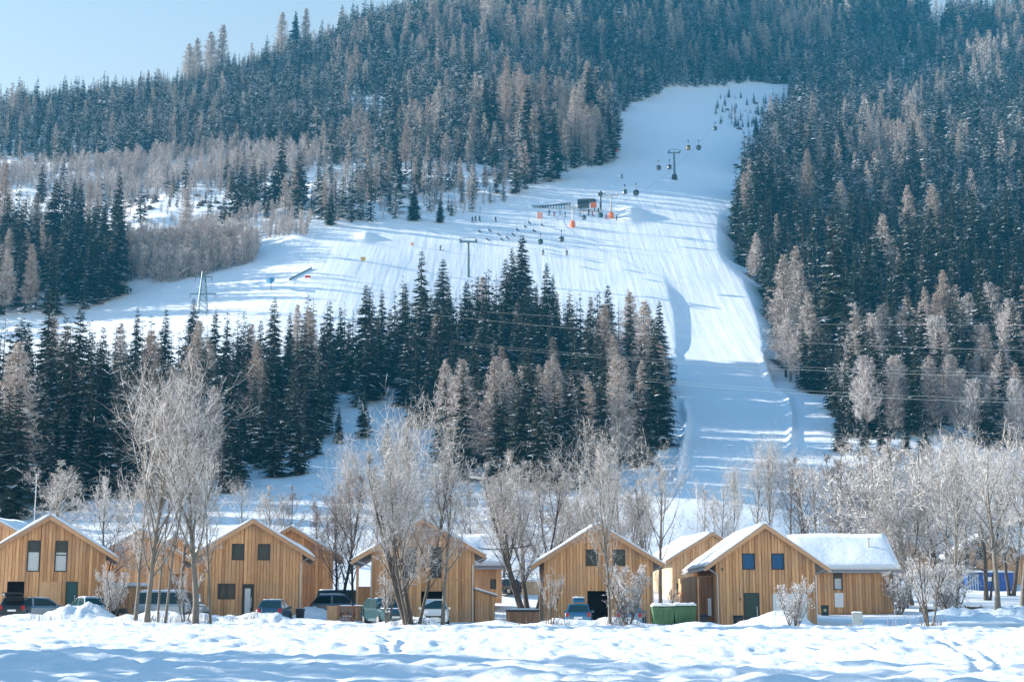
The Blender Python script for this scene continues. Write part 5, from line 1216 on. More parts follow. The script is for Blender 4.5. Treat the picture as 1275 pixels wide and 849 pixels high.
# ------------------------------------------------------------------ frosted broadleaf trees around the chalets
def rot_about(d, ax, an):
    return (d * math.cos(an) + np.cross(ax, d) * math.sin(an) + ax * np.dot(ax, d) * (1 - math.cos(an)))
def unit(v): return v / (np.linalg.norm(v) + 1e-9)
def bare_tree(seed, h, stems=1, spread=.35, up=.5, limbs=11, sub=7, twigs=7, lets=6, r0=.17, lean=0.0, first=.22, crown_r=.22, bushy=False, frost_w=.0095):
    """returns (trunk verts, faces), (crown verts, faces): trunk and limbs as tapered tubes, rime covered twigs as fine blades"""
    rg = np.random.default_rng(seed); TV = []; TF = []; CV = []; CF = []
    def tube(pts, r, n, V, F):
        b = len(V); k = len(pts)
        for i, p in enumerate(pts):
            d = unit(pts[min(i + 1, k - 1)] - pts[max(i - 1, 0)]); a = unit(np.cross(d, [.31, .87, .17])); c = np.cross(d, a)
            for j in range(n): t = 6.2832 * j / n; V.append(p + (a * math.cos(t) + c * math.sin(t)) * r[i])
        for i in range(k - 1):
            for j in range(n):
                q = (b + i * n + j, b + i * n + (j + 1) % n, b + (i + 1) * n + (j + 1) % n, b + (i + 1) * n + j); F.append(q)
    def blade(a, b_, w):
        d = b_ - a; q = unit(np.cross(d, rg.normal(size=3))) * w; m_ = (a + b_) / 2; k = len(CV)
        CV.extend((a - q * .8, m_ + q * 1.1, b_, m_ - q * 1.1)) ; CF.append((k, k + 1, k + 2, k + 3))
    def path(p, d, L, n, wob, trop):
        pts = [p]; 
        for i in range(n):
            d = unit(d + rg.normal(size=3) * wob + np.array([0, 0, trop])); p = p + d * L / n; pts.append(p)
        return pts
    for s in range(stems):
        an = rg.uniform(0, 6.28); off = np.array([math.cos(an), math.sin(an), 0]) * (0.0 if stems == 1 else rg.uniform(.1, .5) * (r0 / .17))
        d = unit(np.array([math.cos(an), math.sin(an), 0]) * (spread * (.35 if stems > 1 else .08)) + np.array([lean, 0, 1]))
        hs = h * (1 if s == 0 else rg.uniform(.72, .97))
        tp_ = path(off + np.array([0, 0, -.3]), d, hs, 9, .045, .05); rs = r0 * (1 if s == 0 else rg.uniform(.5, .85))
        tube(tp_, [rs * (1.25 if i == 0 else 1) * (1 - i / 9.6) + .012 for i in range(10)], 7, TV, TF)
        for l in range(limbs):
            t = first + (0.97 - first) * (l + rg.uniform(0, .8)) / limbs; f = t * 9; i = min(int(f), 8); p = tp_[i] + (tp_[i + 1] - tp_[i]) * (f - i)
            prof = (math.sin(min(1, (t - first) / (1 - first) * 1.15 + .18) * math.pi)) ** .6 if not bushy else 1 - .6 * t
            a = l * 2.4 + rg.uniform(-.5, .5); L = hs * crown_r * (prof * .95 + .2) * rg.uniform(.75, 1.2) * 1.5
            dd = unit(np.array([math.cos(a), math.sin(a), up * rg.uniform(.8, 1.6) + .5 * t]))
            lp = path(p, dd, L, 5, .13, .16 * up); lr = rs * (1 - t) * .30 + .016
            tube(lp, [lr * (1 - j / 5.6) + .008 for j in range(6)], 5, TV, TF)
            for b_ in range(sub):
                g_ = rg.uniform(.2, 1) ** .8 * 5; j = min(int(g_), 4); q = lp[j] + (lp[j + 1] - lp[j]) * (g_ - j)
                bd = unit(unit(lp[j + 1] - lp[j]) * .7 + rg.normal(size=3) * .6 + np.array([0, 0, .35 * up])); BL = L * rg.uniform(.28, .55)
                bp_ = path(q, bd, BL, 3, .16, .12 * up); tube(bp_, [.016, .012, .009, .006], 3, CV, CF)
                for w in range(twigs):
                    v_ = rg.uniform(.15, 1) * 3; jj = min(int(v_), 2); q2 = bp_[jj] + (bp_[jj + 1] - bp_[jj]) * (v_ - jj)
                    td = unit(unit(bp_[jj + 1] - bp_[jj]) * .6 + rg.normal(size=3) * .65 + np.array([0, 0, .3 * up])); TL = BL * rg.uniform(.25, .55) + .1
                    e_ = q2 + td * TL; blade(q2, e_, frost_w)
                    for x in range(lets):
                        q3 = q2 + td * TL * rg.uniform(.2, 1); ld = unit(td * .6 + rg.normal(size=3) * .6 + np.array([0, 0, .2])); blade(q3, q3 + ld * TL * rg.uniform(.25, .55), frost_w * .95)
    return (np.array(TV), np.array(TF)), (np.array(CV), np.array(CF))
def bt_mesh(tag_, seed, h, tw, bk, **kw):
    (a, b), (c, d) = bare_tree(seed, h, **kw)
    t = npmesh(tag_ + '_trunk', a, b, True); t.materials.append(bk); c_ = npmesh(tag_ + '_crown', c, d); c_.materials.append(M_twigsdark if tw is M_twigdark else M_twigs)
    rg = np.random.default_rng(seed); n = len(d); share = {'frosted_twig': .33, 'rime_twig': .52, 'brown_twig': .10}[tw.name]
    hz_ = np.asarray(c)[np.asarray(d)[:, 0], 2] / h; sn = np.clip((rg.random(n) < share * (.55 + .6 * hz_)) * rg.uniform(.55, 1, n) + rg.uniform(0, .12, n), 0, 1)
    for k_, v_ in (('snow', sn), ('tone', rg.random(n))):
        at = c_.attributes.new(k_, 'FLOAT', 'FACE'); at.data.foreach_set('value', v_.astype(np.float32))
    return t, c_, h
VAR = {
    'tall': bt_mesh('alder', 501, 16.5, M_twig, M_barkgrey, stems=1, limbs=32, sub=9, twigs=7, lets=5, up=1.7, crown_r=.27, first=.2, r0=.17),
    'upright': bt_mesh('alder', 502, 17.0, M_twigw, M_barkgrey, stems=1, limbs=28, sub=9, twigs=7, lets=5, up=1.5, crown_r=.19, first=.22, r0=.2),
    'multi': bt_mesh('alder', 503, 14.5, M_twig, M_bark, stems=5, limbs=13, sub=8, twigs=9, lets=7, up=1.1, crown_r=.21, first=.16, r0=.2, spread=.8),
    'slim': bt_mesh('alder', 504, 12.5, M_twig, M_barkgrey, stems=1, limbs=16, sub=7, twigs=9, lets=7, up=1.0, crown_r=.14, first=.3, r0=.12),
    'round': bt_mesh('alder', 505, 12.5, M_twigdark, M_bark, stems=2, limbs=15, sub=8, twigs=8, lets=6, up=.7, crown_r=.21, first=.2, r0=.16, spread=.5),
    'rime': bt_mesh('willow', 506, 13.0, M_twigw, M_bark, stems=2, limbs=17, sub=9, twigs=8, lets=6, up=.35, crown_r=.24, first=.18, r0=.2, spread=.5, frost_w=.016),
    'open': bt_mesh('ash', 507, 13.0, M_twig, M_barkgrey, stems=1, limbs=17, sub=8, twigs=8, lets=6, up=.75, crown_r=.25, first=.32, r0=.24),
    'sapling': bt_mesh('sapling', 508, 6.0, M_twigw, M_bark, stems=6, limbs=7, sub=5, twigs=5, lets=4, up=1.2, crown_r=.15, first=.2, r0=.06, spread=1.2),
    'bush': bt_mesh('bush', 509, 4.6, M_twigw, M_bark, stems=7, limbs=9, sub=6, twigs=5, lets=4, up=.8, crown_r=.2, first=.15, r0=.05, spread=1.5, frost_w=.014, bushy=True),
    'thin': bt_mesh('thin_stem', 510, 9.0, M_twig, M_barkgrey, stems=1, limbs=10, sub=4, twigs=7, lets=6, up=1.2, crown_r=.07, first=.3, r0=.07),
}
def bare(var, px, py_foot, Y, top_py, label, name='frosted_tree', group=None, width=1.0, rz=None, cat='tree'):
    t, c, h = VAR[var]; q = gp(px, Y, py_foot); a, b_ = ray(px, top_py); s = (CAMZ + b_ * Y - q.z) / h
    r = bpy.data.objects.new(name, None); COL.objects.link(r); r.location = (q.x, q.y, q.z - .05); r.scale = (s * width, s * width, s); r.rotation_euler = (0, 0, rng.uniform(0, 6.28) if rz is None else rz)
    o = bpy.data.objects.new('trunk', t); link(o, r); o = bpy.data.objects.new('crown', c); link(o, r)
    return tag(r, label, cat, group)
B = [('round', 590, 700, 160, 588, 'grey brown tree behind the lean-to, left of the tiny windowed chalet roof', .9), ('open', 612, 690, 172, 596, 'bare tree further up behind the tiny windowed chalet roof', .8), ('round', 714, 690, 168, 592, 'grey brown tree further up behind the square windowed chalet ridge', .9), ('multi', 778, 690, 166, 584, 'many stemmed bare tree behind the right roof slope of the square windowed chalet', 1.0), ('round', 806, 690, 176, 600, 'low grey brown tree at the foot of the ski run', .9),
     ('open', 305, 690, 170, 604, 'bare tree on the slope above the glazed door chalet', .8), ('round', 362, 690, 166, 596, 'grey brown bare tree on the slope right of the glazed door chalet', .9), ('open', 470, 690, 172, 590, 'bare tree on the slope above the carport chalet left roof', .8), ('round', 545, 690, 174, 596, 'grey brown bare tree on the slope above the carport chalet ridge', .9), ('open', 878, 690, 184, 606, 'small bare tree at the right foot of the ski run', .8),
     ('tall', 182, 782, 91, 492, 'broad tall frosted tree with dark stem in front of the second row chalet', 1.15), ('upright', 243, 784, 91, 472, 'tall upright frosted tree left of the glazed door chalet', 1.1),
     ('thin', 205, 782, 91, 560, 'thin frosted stem between the two tall frosted trees', 1.0), ('slim', 262, 783, 92, 585, 'slanting slim frosted stem right of the tall upright tree', 1.0), ('thin', 196, 782, 92, 600, 'thinnest frosted stem beside the dark stemmed broad tree', 1.0),
     ('slim', 168, 781, 93, 575, 'slim frosted tree on the left of the dark stemmed broad tree', 1.3), ('rime', 118, 778, 117, 590, 'low frosted tree filling the gap behind the pale blue estate car', .8), ('slim', 77, 700, 140, 568, 'small frosted tree rising behind the left edge chalet roof', 1.5), ('slim', 222, 760, 122, 545, 'dark slim tree behind the gap of the two tall frosted trees', 1.2),
     ('slim', 332, 700, 145, 598, 'faint small tree behind the roof of the glazed door chalet', 1.2), ('round', 417, 762, 116, 578, 'brownish round crowned tree left of the carport chalet', .9), ('tall', 440, 760, 118, 572, 'greyish tree close right of the brownish round crowned tree', .9), ('round', 398, 745, 130, 590, 'brown tree behind the plain chalet right roof edge', .9),
     ('multi', 515, 786, 92, 527, 'thick multi-stem frosted tree in front of the carport chalet', 1.1), ('slim', 551, 785, 92, 548, 'single slim frosted tree right of the thick multi-stem tree', 1.15), ('tall', 492, 770, 119, 535, 'pale frosted tree behind the carport chalet left roof', 1.1),
     ('multi', 660, 745, 128, 543, 'spreading frosted tree behind the gap at the hot tub box', 1.15), ('round', 695, 735, 140, 575, 'rounder brown grey tree behind the square windowed chalet', .85), ('rime', 628, 735, 150, 600, 'low pale tree behind the tiny windowed chalet', .9),
     ('tall', 760, 784, 93, 560, 'frosted tree with single dark trunk in front of the square windowed chalet', .9), ('multi', 735, 740, 132, 575, 'frosted tree crown showing above the square windowed chalet roof', .9), ('open', 823, 757, 124, 570, 'two tone bare tree between square windowed chalet and pale second row chalet', .75), ('slim', 808, 752, 130, 590, 'slim bare tree just left of the two tone bare tree', 1.2),
     ('rime', 897, 700, 165, 598, 'pale rime tree behind the pale second row chalet', .6),
     ('open', 938, 690, 178, 575, 'first bare tree above the blue windowed chalet roof', .7), ('tall', 960, 690, 180, 560, 'tallest bare tree above the blue windowed chalet roof', .9), ('open', 985, 690, 182, 570, 'bare tree above the ridge right of the blue windowed chalet', .7), ('tall', 912, 690, 176, 590, 'slim bare tree left above the blue windowed chalet roof', .7),
     ('round', 1012, 690, 175, 556, 'dark bushy tree behind the long snowy roof, left one', .9), ('round', 1040, 690, 172, 548, 'dark bushy tree behind the long snowy roof, middle one', 1.0), ('round', 1072, 700, 168, 552, 'dark bushy tree behind the long snowy roof, right one', 1.0), ('open', 1025, 700, 165, 580, 'bare forked tree behind the middle of the long snowy roof', .7),
     ('open', 1105, 740, 158, 556, 'large whitish rime tree right of the long chalet, left crown', 1.0), ('rime', 1140, 742, 152, 545, 'large whitish rime tree right of the long chalet, highest crown', 1.1), ('rime', 1168, 745, 150, 555, 'whitish rime tree beside the log heap', 1.0), ('multi', 1125, 742, 146, 585, 'dark stemmed rime tree at the right end of the long roof', .9), ('tall', 1192, 748, 140, 560, 'frosted tree standing left of the blue hut', 1.1),
     ('open', 1243, 770, 118, 555, 'stout bare tree with forked grey trunk in front of the blue hut', .95), ('open', 1272, 745, 138, 550, 'bare tree cut by the right picture edge', .9), ('rime', 1225, 735, 165, 545, 'pale rime tree behind the pale house', .9), ('round', 1255, 720, 175, 535, 'greyish round tree far right below the forest', 1.0), ('round', 1090, 690, 190, 530, 'grey brown round tree at the foot of the right forest', 1.1), ('round', 1150, 690, 195, 530, 'grey brown tree above the rime trees at the forest foot', 1.1), ('rime', 1200, 690, 190, 540, 'pale tree above the blue hut at the forest foot', 1.0),
     ('sapling', 1158, 790, 93, 668, 'many stemmed rime sapling in front of the right hand snowfield', 1.1), ('bush', 988, 790, 93, 715, 'round rime bush in front of the blue windowed chalet', .95), ('bush', 783, 788, 93, 690, 'tall rime bush in front of the square windowed chalet', .8), ('sapling', 686, 790, 93, 695, 'small multi-stem bush left corner of the square windowed chalet', .8),
     ('bush', 140, 780, 98, 700, 'rime bush right of the snow heap near the pale shed', .8), ('sapling', 480, 785, 93, 690, 'rime saplings leaning left of the thick multi-stem tree', 1.0), ('bush', 842, 770, 118, 725, 'tiny rime bush in the gap behind the dumpsters', .6), ('sapling', 230, 784, 92, 690, 'low twiggy stems between tall upright tree and grey van', .8),
     ('bush', 1185, 760, 125, 690, 'pale rime bush beside the log heap', 1.0), ('bush', 1120, 760, 130, 700, 'pale rime bush at the right corner of the long chalet', .9)]
for v_, px, pf, Y, tp_, lb, wd in B:
    bare(v_, px, pf, Y, tp_, lb, 'rime_bush' if v_ in ('bush', 'sapling') else 'frosted_tree', None, wd, cat='bush' if v_ in ('bush', 'sapling') else 'tree')
# dry stalks poking out of the snow
st = MB()
for px, Y, n in ((300, 94, 30), (185, 91, 40), (232, 92, 40), (690, 93, 30), (770, 93, 60), (516, 92, 30), (1160, 93, 50), (640, 97, 12), (1120, 95, 12), (55, 93, 20), (985, 93, 25)):
    c = gp(px, Y, 785)
    for i in range(n):
        x = c.x + rng.normal(0, .7); y = c.y + rng.normal(0, .4); z = float(H(x, y)[0]); hh_ = rng.uniform(.2, .7)
        st.tube([(x, y, z - .05), (x + rng.normal(0, .15), y + rng.normal(0, .1), z + hh_)], [.02, .006], 3)
tag(st.build('dry_stalks', M_twigdark), 'dry brown stalks poking through the snow below the trees', None, None, 'stuff')
# trees standing left of the frame whose long shadows reach the front field
row = [(-27 - .62 * (yy - 28) + rng.uniform(-2, 2), yy + rng.uniform(-.6, .6), rng.uniform(13, 18) if yy < 47 else rng.uniform(9, 13)) for yy in np.arange(22, 50, 3.0)]
for k_, (x, y, h) in enumerate(row + [(-60, 71, 8.5), (-70, 90, 8), (-52, 62, 8)]):
    plant('spruce', x, y, float(H(x, y)[0]), h, 'spruce outside the left picture edge shading the front field', 'spruces left of the picture', wid=1.15)

# ------------------------------------------------------------------ ski lifts
M_lift = simple('lift_steel', (0.10, 0.17, 0.20), 0.5, .3); M_orange = simple('orange_mat', (0.75, 0.20, 0.07), 0.7); M_yellow = simple('yellow_banner', (0.6, 0.42, 0.10), 0.7); M_redb = simple('red_banner', (0.6, 0.06, 0.04), 0.7); M_cabin = simple('cabin_grey', (0.06, 0.09, 0.11), 0.35, .2); M_pink = simple('pale_red_mat', (0.75, 0.42, 0.36), 0.8); M_skibl = simple('machine_blue', (0.05, 0.25, 0.45), 0.5)
def pylon(px, py, hp, armp, label, mat_pad=None, ymin=300, mp=M_lift, pads=True):
    q = hit(px, py, ymin); s = q.y / FPX; h = hp * s; a = armp * s / 2
    r = empty('lift_pylon', q, 0); tag(r, label, 'lift pylon')
    b = MB(); b.tube([(0, 0, -1), (0, 0, h)], [h * .045, h * .03], 8); b.build('mast', mp, r)
    b = MB(); b.box(-a, a, -.2, .2, h - .25, h + .15); b.build('cross_arm', mp, r)
    for sg in (-1, 1):
        b = MB(); b.box(sg * a - .16, sg * a + .16, -1.9, 1.9, h - .05, h + .3); w = b.build('sheave_train', mp, r)
        for k_ in range(4):
            c = MB(); c.cyl((sg * (a + .22), -1.5 + k_, h + .3), (1, 0, 0), .28, .1, 10); c.build('sheave', M_dark, w)
    b = MB(); b.tube([(-a * .9, 0, h + .1), (-a * .9, 0, h + 1.2), (a * .9, 0, h + 1.2), (a * .9, 0, h + .1)], .1, 5); b.build('lifting_frame', mp, r)
    if mat_pad:
        b = MB(); b.lathe([(h * .05 + .5, -.6), (h * .05 + .55, 1.0), (h * .045 + .42, 2.0)], 10); b.build('crash_mat', mat_pad, r)
    return q, h, a
pylon(840, 224, 36, 14, 'tall teal lift pylon in the middle of the upper run', M_dark)
pylon(761, 272, 30, 16, 'pale lift pylon with orange mat right of the lift station', M_orange, mp=M_pole)
pylon(713, 283, 26, 13, 'lift pylon with orange mat in front of the lift station', M_orange, mp=M_pole)
pylon(583, 345, 46, 20, 'chairlift pylon rising behind the tree tops of the band', None)
pylon(767, 190, 10, 7, 'small lift pylon with red mat at the left edge of the upper run', M_redb)
pylon(1192, 30, 16, 7, 'tiny lift pylon in the notch of the skyline', None, 700)
pylon(992, 98, 10, 6, 'tiny lift pylon beside the clearing at the top of the run', None, 600)
def lift_person(): pass
def cabin(px, py, Y, w, label, m=None):
    w *= .72
    p = P(px, py, Y); r = empty('gondola_cabin', p, R(rng.uniform(-15, 15))); tag(r, label, 'gondola', 'gondola cabins above the run')
    b = MB(); k = w / 2
    rings = [(k * .7, -k * 1.0), (k * .98, -k * .7), (k * 1.02, 0), (k * .9, k * .75), (k * .6, k * 1.0)]
    V = []; F = []
    for rad, z in rings:
        for j in range(8): t = 2 * math.pi * (j + .5) / 8; V.append((rad * 1.05 * math.cos(t), rad * math.sin(t), z))
    for i in range(4):
        for j in range(8): F.append((i * 8 + j, i * 8 + (j + 1) % 8, i * 8 + 8 + (j + 1) % 8, i * 8 + 8 + j))
    F += [tuple(range(8))[::-1], tuple(range(32, 40))]
    b.raw(V, F); b.build('body', m or M_cabin, r)
    b = MB()
    for j in range(8):
        t0, t1 = 2 * math.pi * (j + .5) / 8, 2 * math.pi * (j + 1.5) / 8; q = [Vector((1.05 * k * 1.02 * math.cos(t), k * 1.02 * math.sin(t), 0)) for t in (t0, t1)]
        c = (q[0] + q[1]) / 2; A, B_ = c + (q[0] - c) * .8, c + (q[1] - c) * .8; n = Vector((c.x, c.y, 0)).normalized() * .03; up_ = Vector((0, 0, k * .62)); ins = Vector((c.x, c.y, 0)) * -.09
        b.poly([A + n, B_ + n, B_ + n + up_ + ins, A + n + up_ + ins])
    b.build('window', M_pane, r)
    b = MB(); b.tube([(0, 0, k), (0, 0, k + w * .5), (0, .25, k + w * 1.0)], .07, 5); b.build('hanger', M_dark, r)
    b = MB(); b.box(-.2, .2, -.5, .8, k + w * 1.0, k + w * 1.0 + .2); b.build('grip', M_dark, r)
YC = 505
for px, py, Y, w, lb, m in ((820, 209, 530, 2.3, 'dark gondola left of the tall teal pylon', None), (833.5, 208, 530, 2.3, 'dark gondola close against the tall teal pylon', None), (857, 184, 560, 2.5, 'yellowish gondola upper right of the tall teal pylon', simple('cabin_yellow', (.25, .2, .07), .4)), (870, 184, 560, 2.5, 'dark gondola right of the yellowish one', None), (778, 239, 505, 2.1, 'small gondola above the station at right, left one', None), (792, 240, 505, 2.7, 'larger gondola above the station at right', None),
                        (748, 268, 480, 2.0, 'teal gondola hanging between the two orange matted pylons', M_teal), (727, 271, 480, 2.0, 'pale gondola between the orange matted pylons', M_lift), (673, 301, 440, 2.0, 'teal gondola low over the bright run', M_teal), (699, 298, 440, 2.2, 'grey gondola low over the bright run', None), (890.5, 160, 600, 2.2, 'gondola at the right rim of the upper run', None), (884, 243 + 0, 560, .01, '', None)):
    if w > .1: cabin(px, py, Y, w, lb, m)
def chair():
    s = MB(); s.box(-1.0, 1.0, -.25, .3, 0, .12); sm = s.mesh('seat', M_dark)
    b = MB(); b.box(-1.0, 1.0, .3, .4, .05, .55); bm_ = b.mesh('backrest', M_dark)
    h = MB(); h.tube([(0, .4, .5), (0, .5, 1.6), (0, 0, 2.4), (0, 0, 3.0)], .04, 4); hm = h.mesh('hanger', M_lift)
    return sm, bm_, hm
CH = chair()
chairs = [(598, 289), (611, 288), (622, 293), (633, 297), (640, 293), (655, 283), (666, 288), (676, 281), (608, 299), (626, 299), (645, 287), (683, 288), (660, 278), (694, 280)]
for k_, (px, py) in enumerate(chairs):
    p = P(px, py, 452 + (px - 600) * .5); r = empty('lift_chair', p, R(70)); tag(r, 'dark chairlift seat hanging over the bright run below the station', 'lift chair', 'chairlift seats')
    for nm, mm in zip(('seat', 'backrest', 'hanger'), CH): link(bpy.data.objects.new(nm, mm), r)
# station: canopy hall with a row of parked chairs
q = hit(722, 262, 420); r = empty('lift_station', q + Vector((0, 0, 0)), R(-8)); tag(r, 'dark lift station hall with long low canopy at the bend of the run', 'lift station')
b = MB(); b.box(-.5, 5.5, -1.2, 1.6, 2.6, 3.2); b.prism([(-.8, 3.202), (5.8, 3.202), (5.0, 3.6), (0, 3.6)], -1.4, 1.8); b.build('machine_housing', M_cabin, r)
b = MB(); [b.tube([(x, 0.5, -1), (x, .5, 2.6)], .25, 6) for x in (0, 5)]; b.build('column', M_lift, r)
b = MB(); b.box(-.5, 3.5, -3.5, -2.2, 0, 2.8); b.build('control_cabin', M_cabin, r); b = MB(); b.box(-.3, 3.3, -3.54, -3.505, 1.2, 2.4); b.build('window', M_pane, r)
b = MB(); b.box(4, 6.0, -3.0, -2.2, 0, 1.8); b.build('mat_wall', M_orange, r)
b = MB(); b.tube([(7.4, -1.8, -1), (7.4, -1.8, 6.2)], .35, 6); b.box(6.6, 8.2, -2.4, -1.2, 4.4, 5.4); b.build('drive_tower', M_cabin, r)
for i in range(14):
    b = MB(); x = -3.5 - i * 0.95; zt = 2.6 - i * .10
    b.tube([(x, 0, 0 - 1.5), (x, 0, zt)], .09, 5); b.box(x - .36, x + .36, -.6, .9, zt, zt + .18); b.build('gate_bay', M_cabin, r)
b = MB(); b.box(-17, -3.2, .2, .5, 2.0, 2.3); b.build('canopy_rail', M_lift, r)
def banner(px, py, Y, w, h, m, label, name='banner'):
    q = hit(px, py, 300); s = q.y / FPX; r = empty(name, q, R(rng.uniform(-10, 10))); tag(r, label, 'banner')
    b = MB(); b.box(-w * s / 2, w * s / 2, -.05, .05, .25, .25 + h * s); b.build('cloth', m, r)
    for sg in (-1, 1):
        b = MB(); b.tube([(sg * w * s / 2, .08, -.4), (sg * w * s / 2, .08, .5 + h * s)], .06, 5); b.build('post', M_pole, r)
banner(452, 326, 0, 6, 4.5, M_yellow, 'yellow banner on two posts on the bright left run')
banner(383, 347, 0, 7, 3, M_redb, 'low red banner on the lower left run')
banner(513, 307, 0, 3.5, 4, M_pink, 'pale red mat on the bright run')
banner(826, 558, 0, 5, 7, M_orange, 'small orange mat beside the tall spruce at the lower run')
banner(672, 274, 0, 7, 9, M_pink, 'pale red safety mat left of the station queue')
# snow gun
q = hit(337, 362, 300); r = empty('snow_gun', q, R(20)); tag(r, 'blue snow gun on a mast above the tree tops of the left run', 'snow gun')
b = MB(); b.tube([(0, 0, -1), (0, 0, 2.4)], .15, 6); b.build('mast', M_lift, r); b = MB(); b.tube([(-.9, -.6, 2.6), (.7, .5, 3.2)], [.75, .6], 12); b.build('barrel', M_skibl, r); b = MB(); b.box(-.3, .5, .5, 1.0, 2.2, 2.8); b.build('motor', M_skibl, r)
# fence net along the mound
q0, q1 = hit(360, 350, 300), hit(388, 335, 300); r = empty('piste_fence', q0, 0); tag(r, 'dark net fence on the small ridge of the left run', 'fence')
b = MB(); d = q1 - q0; b.poly([(0, 0, 0), d, d + Vector((0, 0, .55)), (0, 0, .55)]); b.poly([(0, .03, 0), (0, .03, .55), d + Vector((0, .03, .55)), d + Vector((0, .03, 0))]); b.build('net', M_lift, r)
for t in (0, .33, .66, 1):
    b = MB(); c = d * t; b.tube([c + Vector((0, 0, -.3)), c + Vector((0, 0, .8))], .05, 5); b.build('post', M_dark, r)

# ------------------------------------------------------------------ skiers
def skier_mesh(pose):
    J = {0: [(0, 0, .95), (0, 0, 1.2), (0, -.05, 1.42), (0, -.06, 1.52), (0, -.07, 1.66), (.12, .02, .9), (.15, -.14, .52), (.15, 0, .08), (.15, -.2, .04), (-.12, .02, .9), (-.15, -.14, .52), (-.15, 0, .08), (-.15, -.2, .04), (.2, -.05, 1.38), (.32, -.05, 1.12), (.3, -.3, 1.0), (-.2, -.05, 1.38), (-.32, -.05, 1.12), (-.3, -.3, 1.0)],
         1: [(0, .05, .85), (0, -.1, 1.08), (0, -.28, 1.26), (0, -.36, 1.33), (0, -.44, 1.44), (.12, .05, .82), (.17, -.22, .5), (.15, .02, .08), (.15, -.2, .04), (-.12, .05, .82), (-.17, -.22, .5), (-.15, .02, .08), (-.15, -.2, .04), (.2, -.27, 1.22), (.36, -.3, 1.0), (.32, -.52, .92), (-.2, -.27, 1.22), (-.36, -.3, 1.0), (-.32, -.52, .92)]}[pose]
    E = [(0, 1), (1, 2), (2, 3), (3, 4), (0, 5), (5, 6), (6, 7), (7, 8), (0, 9), (9, 10), (10, 11), (11, 12), (2, 13), (13, 14), (14, 15), (2, 16), (16, 17), (17, 18)]
    rad = [.16, .16, .17, .075, .125, .12, .09, .07, .06, .12, .09, .07, .06, .085, .065, .05, .085, .065, .05]
    me = bpy.data.meshes.new('person'); me.from_pydata(J, E, []); o = bpy.data.objects.new('person_source', me); COL.objects.link(o)
    m_ = o.modifiers.new('s', 'SKIN'); m_.use_smooth_shade = True
    for i, v in enumerate(me.skin_vertices[0].data): v.radius = (rad[i], rad[i]); v.use_root = (i == 0)
    o.modifiers.new('u', 'SUBSURF').levels = 1
    dg = bpy.context.evaluated_depsgraph_get(); out = bpy.data.meshes.new_from_object(o.evaluated_get(dg)); out.name = 'person_body'
    bpy.data.objects.remove(o); return out
SK = [skier_mesh(0), skier_mesh(1)]
M_suit = [simple('ski_suit', c, .8) for c in ((.03, .05, .07), (.35, .04, .04), (.04, .14, .3), (.05, .05, .05))]
SKM = []; POM = []
for sd in (-1, 1):
    q_ = MB(); q_.box(sd * .15 - .05, sd * .15 + .05, -1.0, .75, .0, .03); q_.box(sd * .15 - .05, sd * .15 + .05, -1.2, -1.003, .02, .09); SKM.append(q_.mesh('ski', M_dark))
    q_ = MB(); q_.tube([(sd * .33, -.4, 1.02), (sd * .42, .25, .02)], .018, 4); POM.append(q_.mesh('ski_pole', M_dark))
heb = MB(); heb.lathe([(.02, -.02), (.15, 0), (.155, .08), (.1, .17), (.02, .2)], 10); HEM = heb.mesh('helmet', M_dark)
def skier(px, py, pose, m, label, rz, group='skiers on the run'):
    q = hit(px, py, 200); r = bpy.data.objects.new('person', None); COL.objects.link(r); r.location = q; r.rotation_euler = (0, 0, R(rz)); r.scale = (1.08,) * 3
    me = SK[pose].copy(); me.materials.clear(); me.materials.append(m); link(bpy.data.objects.new('body', me), r); [link(bpy.data.objects.new('ski', q_), r) for q_ in SKM]; [link(bpy.data.objects.new('ski_pole', q_), r) for q_ in POM]
    h = bpy.data.objects.new('helmet', HEM); link(h, r); h.location = (0, -.07, 1.63) if pose == 0 else (0, -.45, 1.42)
    tag(r, label, 'person', group)
skier(617, 277, 0, M_suit[0], 'lone skier in dark clothes on the run left of the station, clear of the group', 20, None)
skier(774, 222, 1, M_suit[0], 'skier in dark clothes alone on the shaded upper run left of the teal pylon', 30, None)
for px, py in ((588, 277), (592, 276), (597, 276)): skier(px, py, 0, M_suit[0], 'skier in dark clothes in the small group at the forest rim', rng.uniform(0, 90), 'skiers at the forest rim')
for k_, (px, py) in enumerate(((684, 268), (690, 270), (697, 268), (704, 271), (733, 268), (738, 270), (722, 270), (745, 266), (768, 275), (755, 274))): skier(px, py, 0, M_suit[k_ % 4], 'skier standing in front of the lift station', rng.uniform(0, 360), 'skiers waiting at the lift station')
skier(548, 312, 1, M_suit[3], 'crouching skier low on the bright left run', 60, None); skier(676, 318, 1, M_suit[3], 'skier gliding down the bright run below the gondolas', 10, None); skier(706, 318, 1, M_suit[0], 'skier gliding beside another below the grey gondola', -20, None)

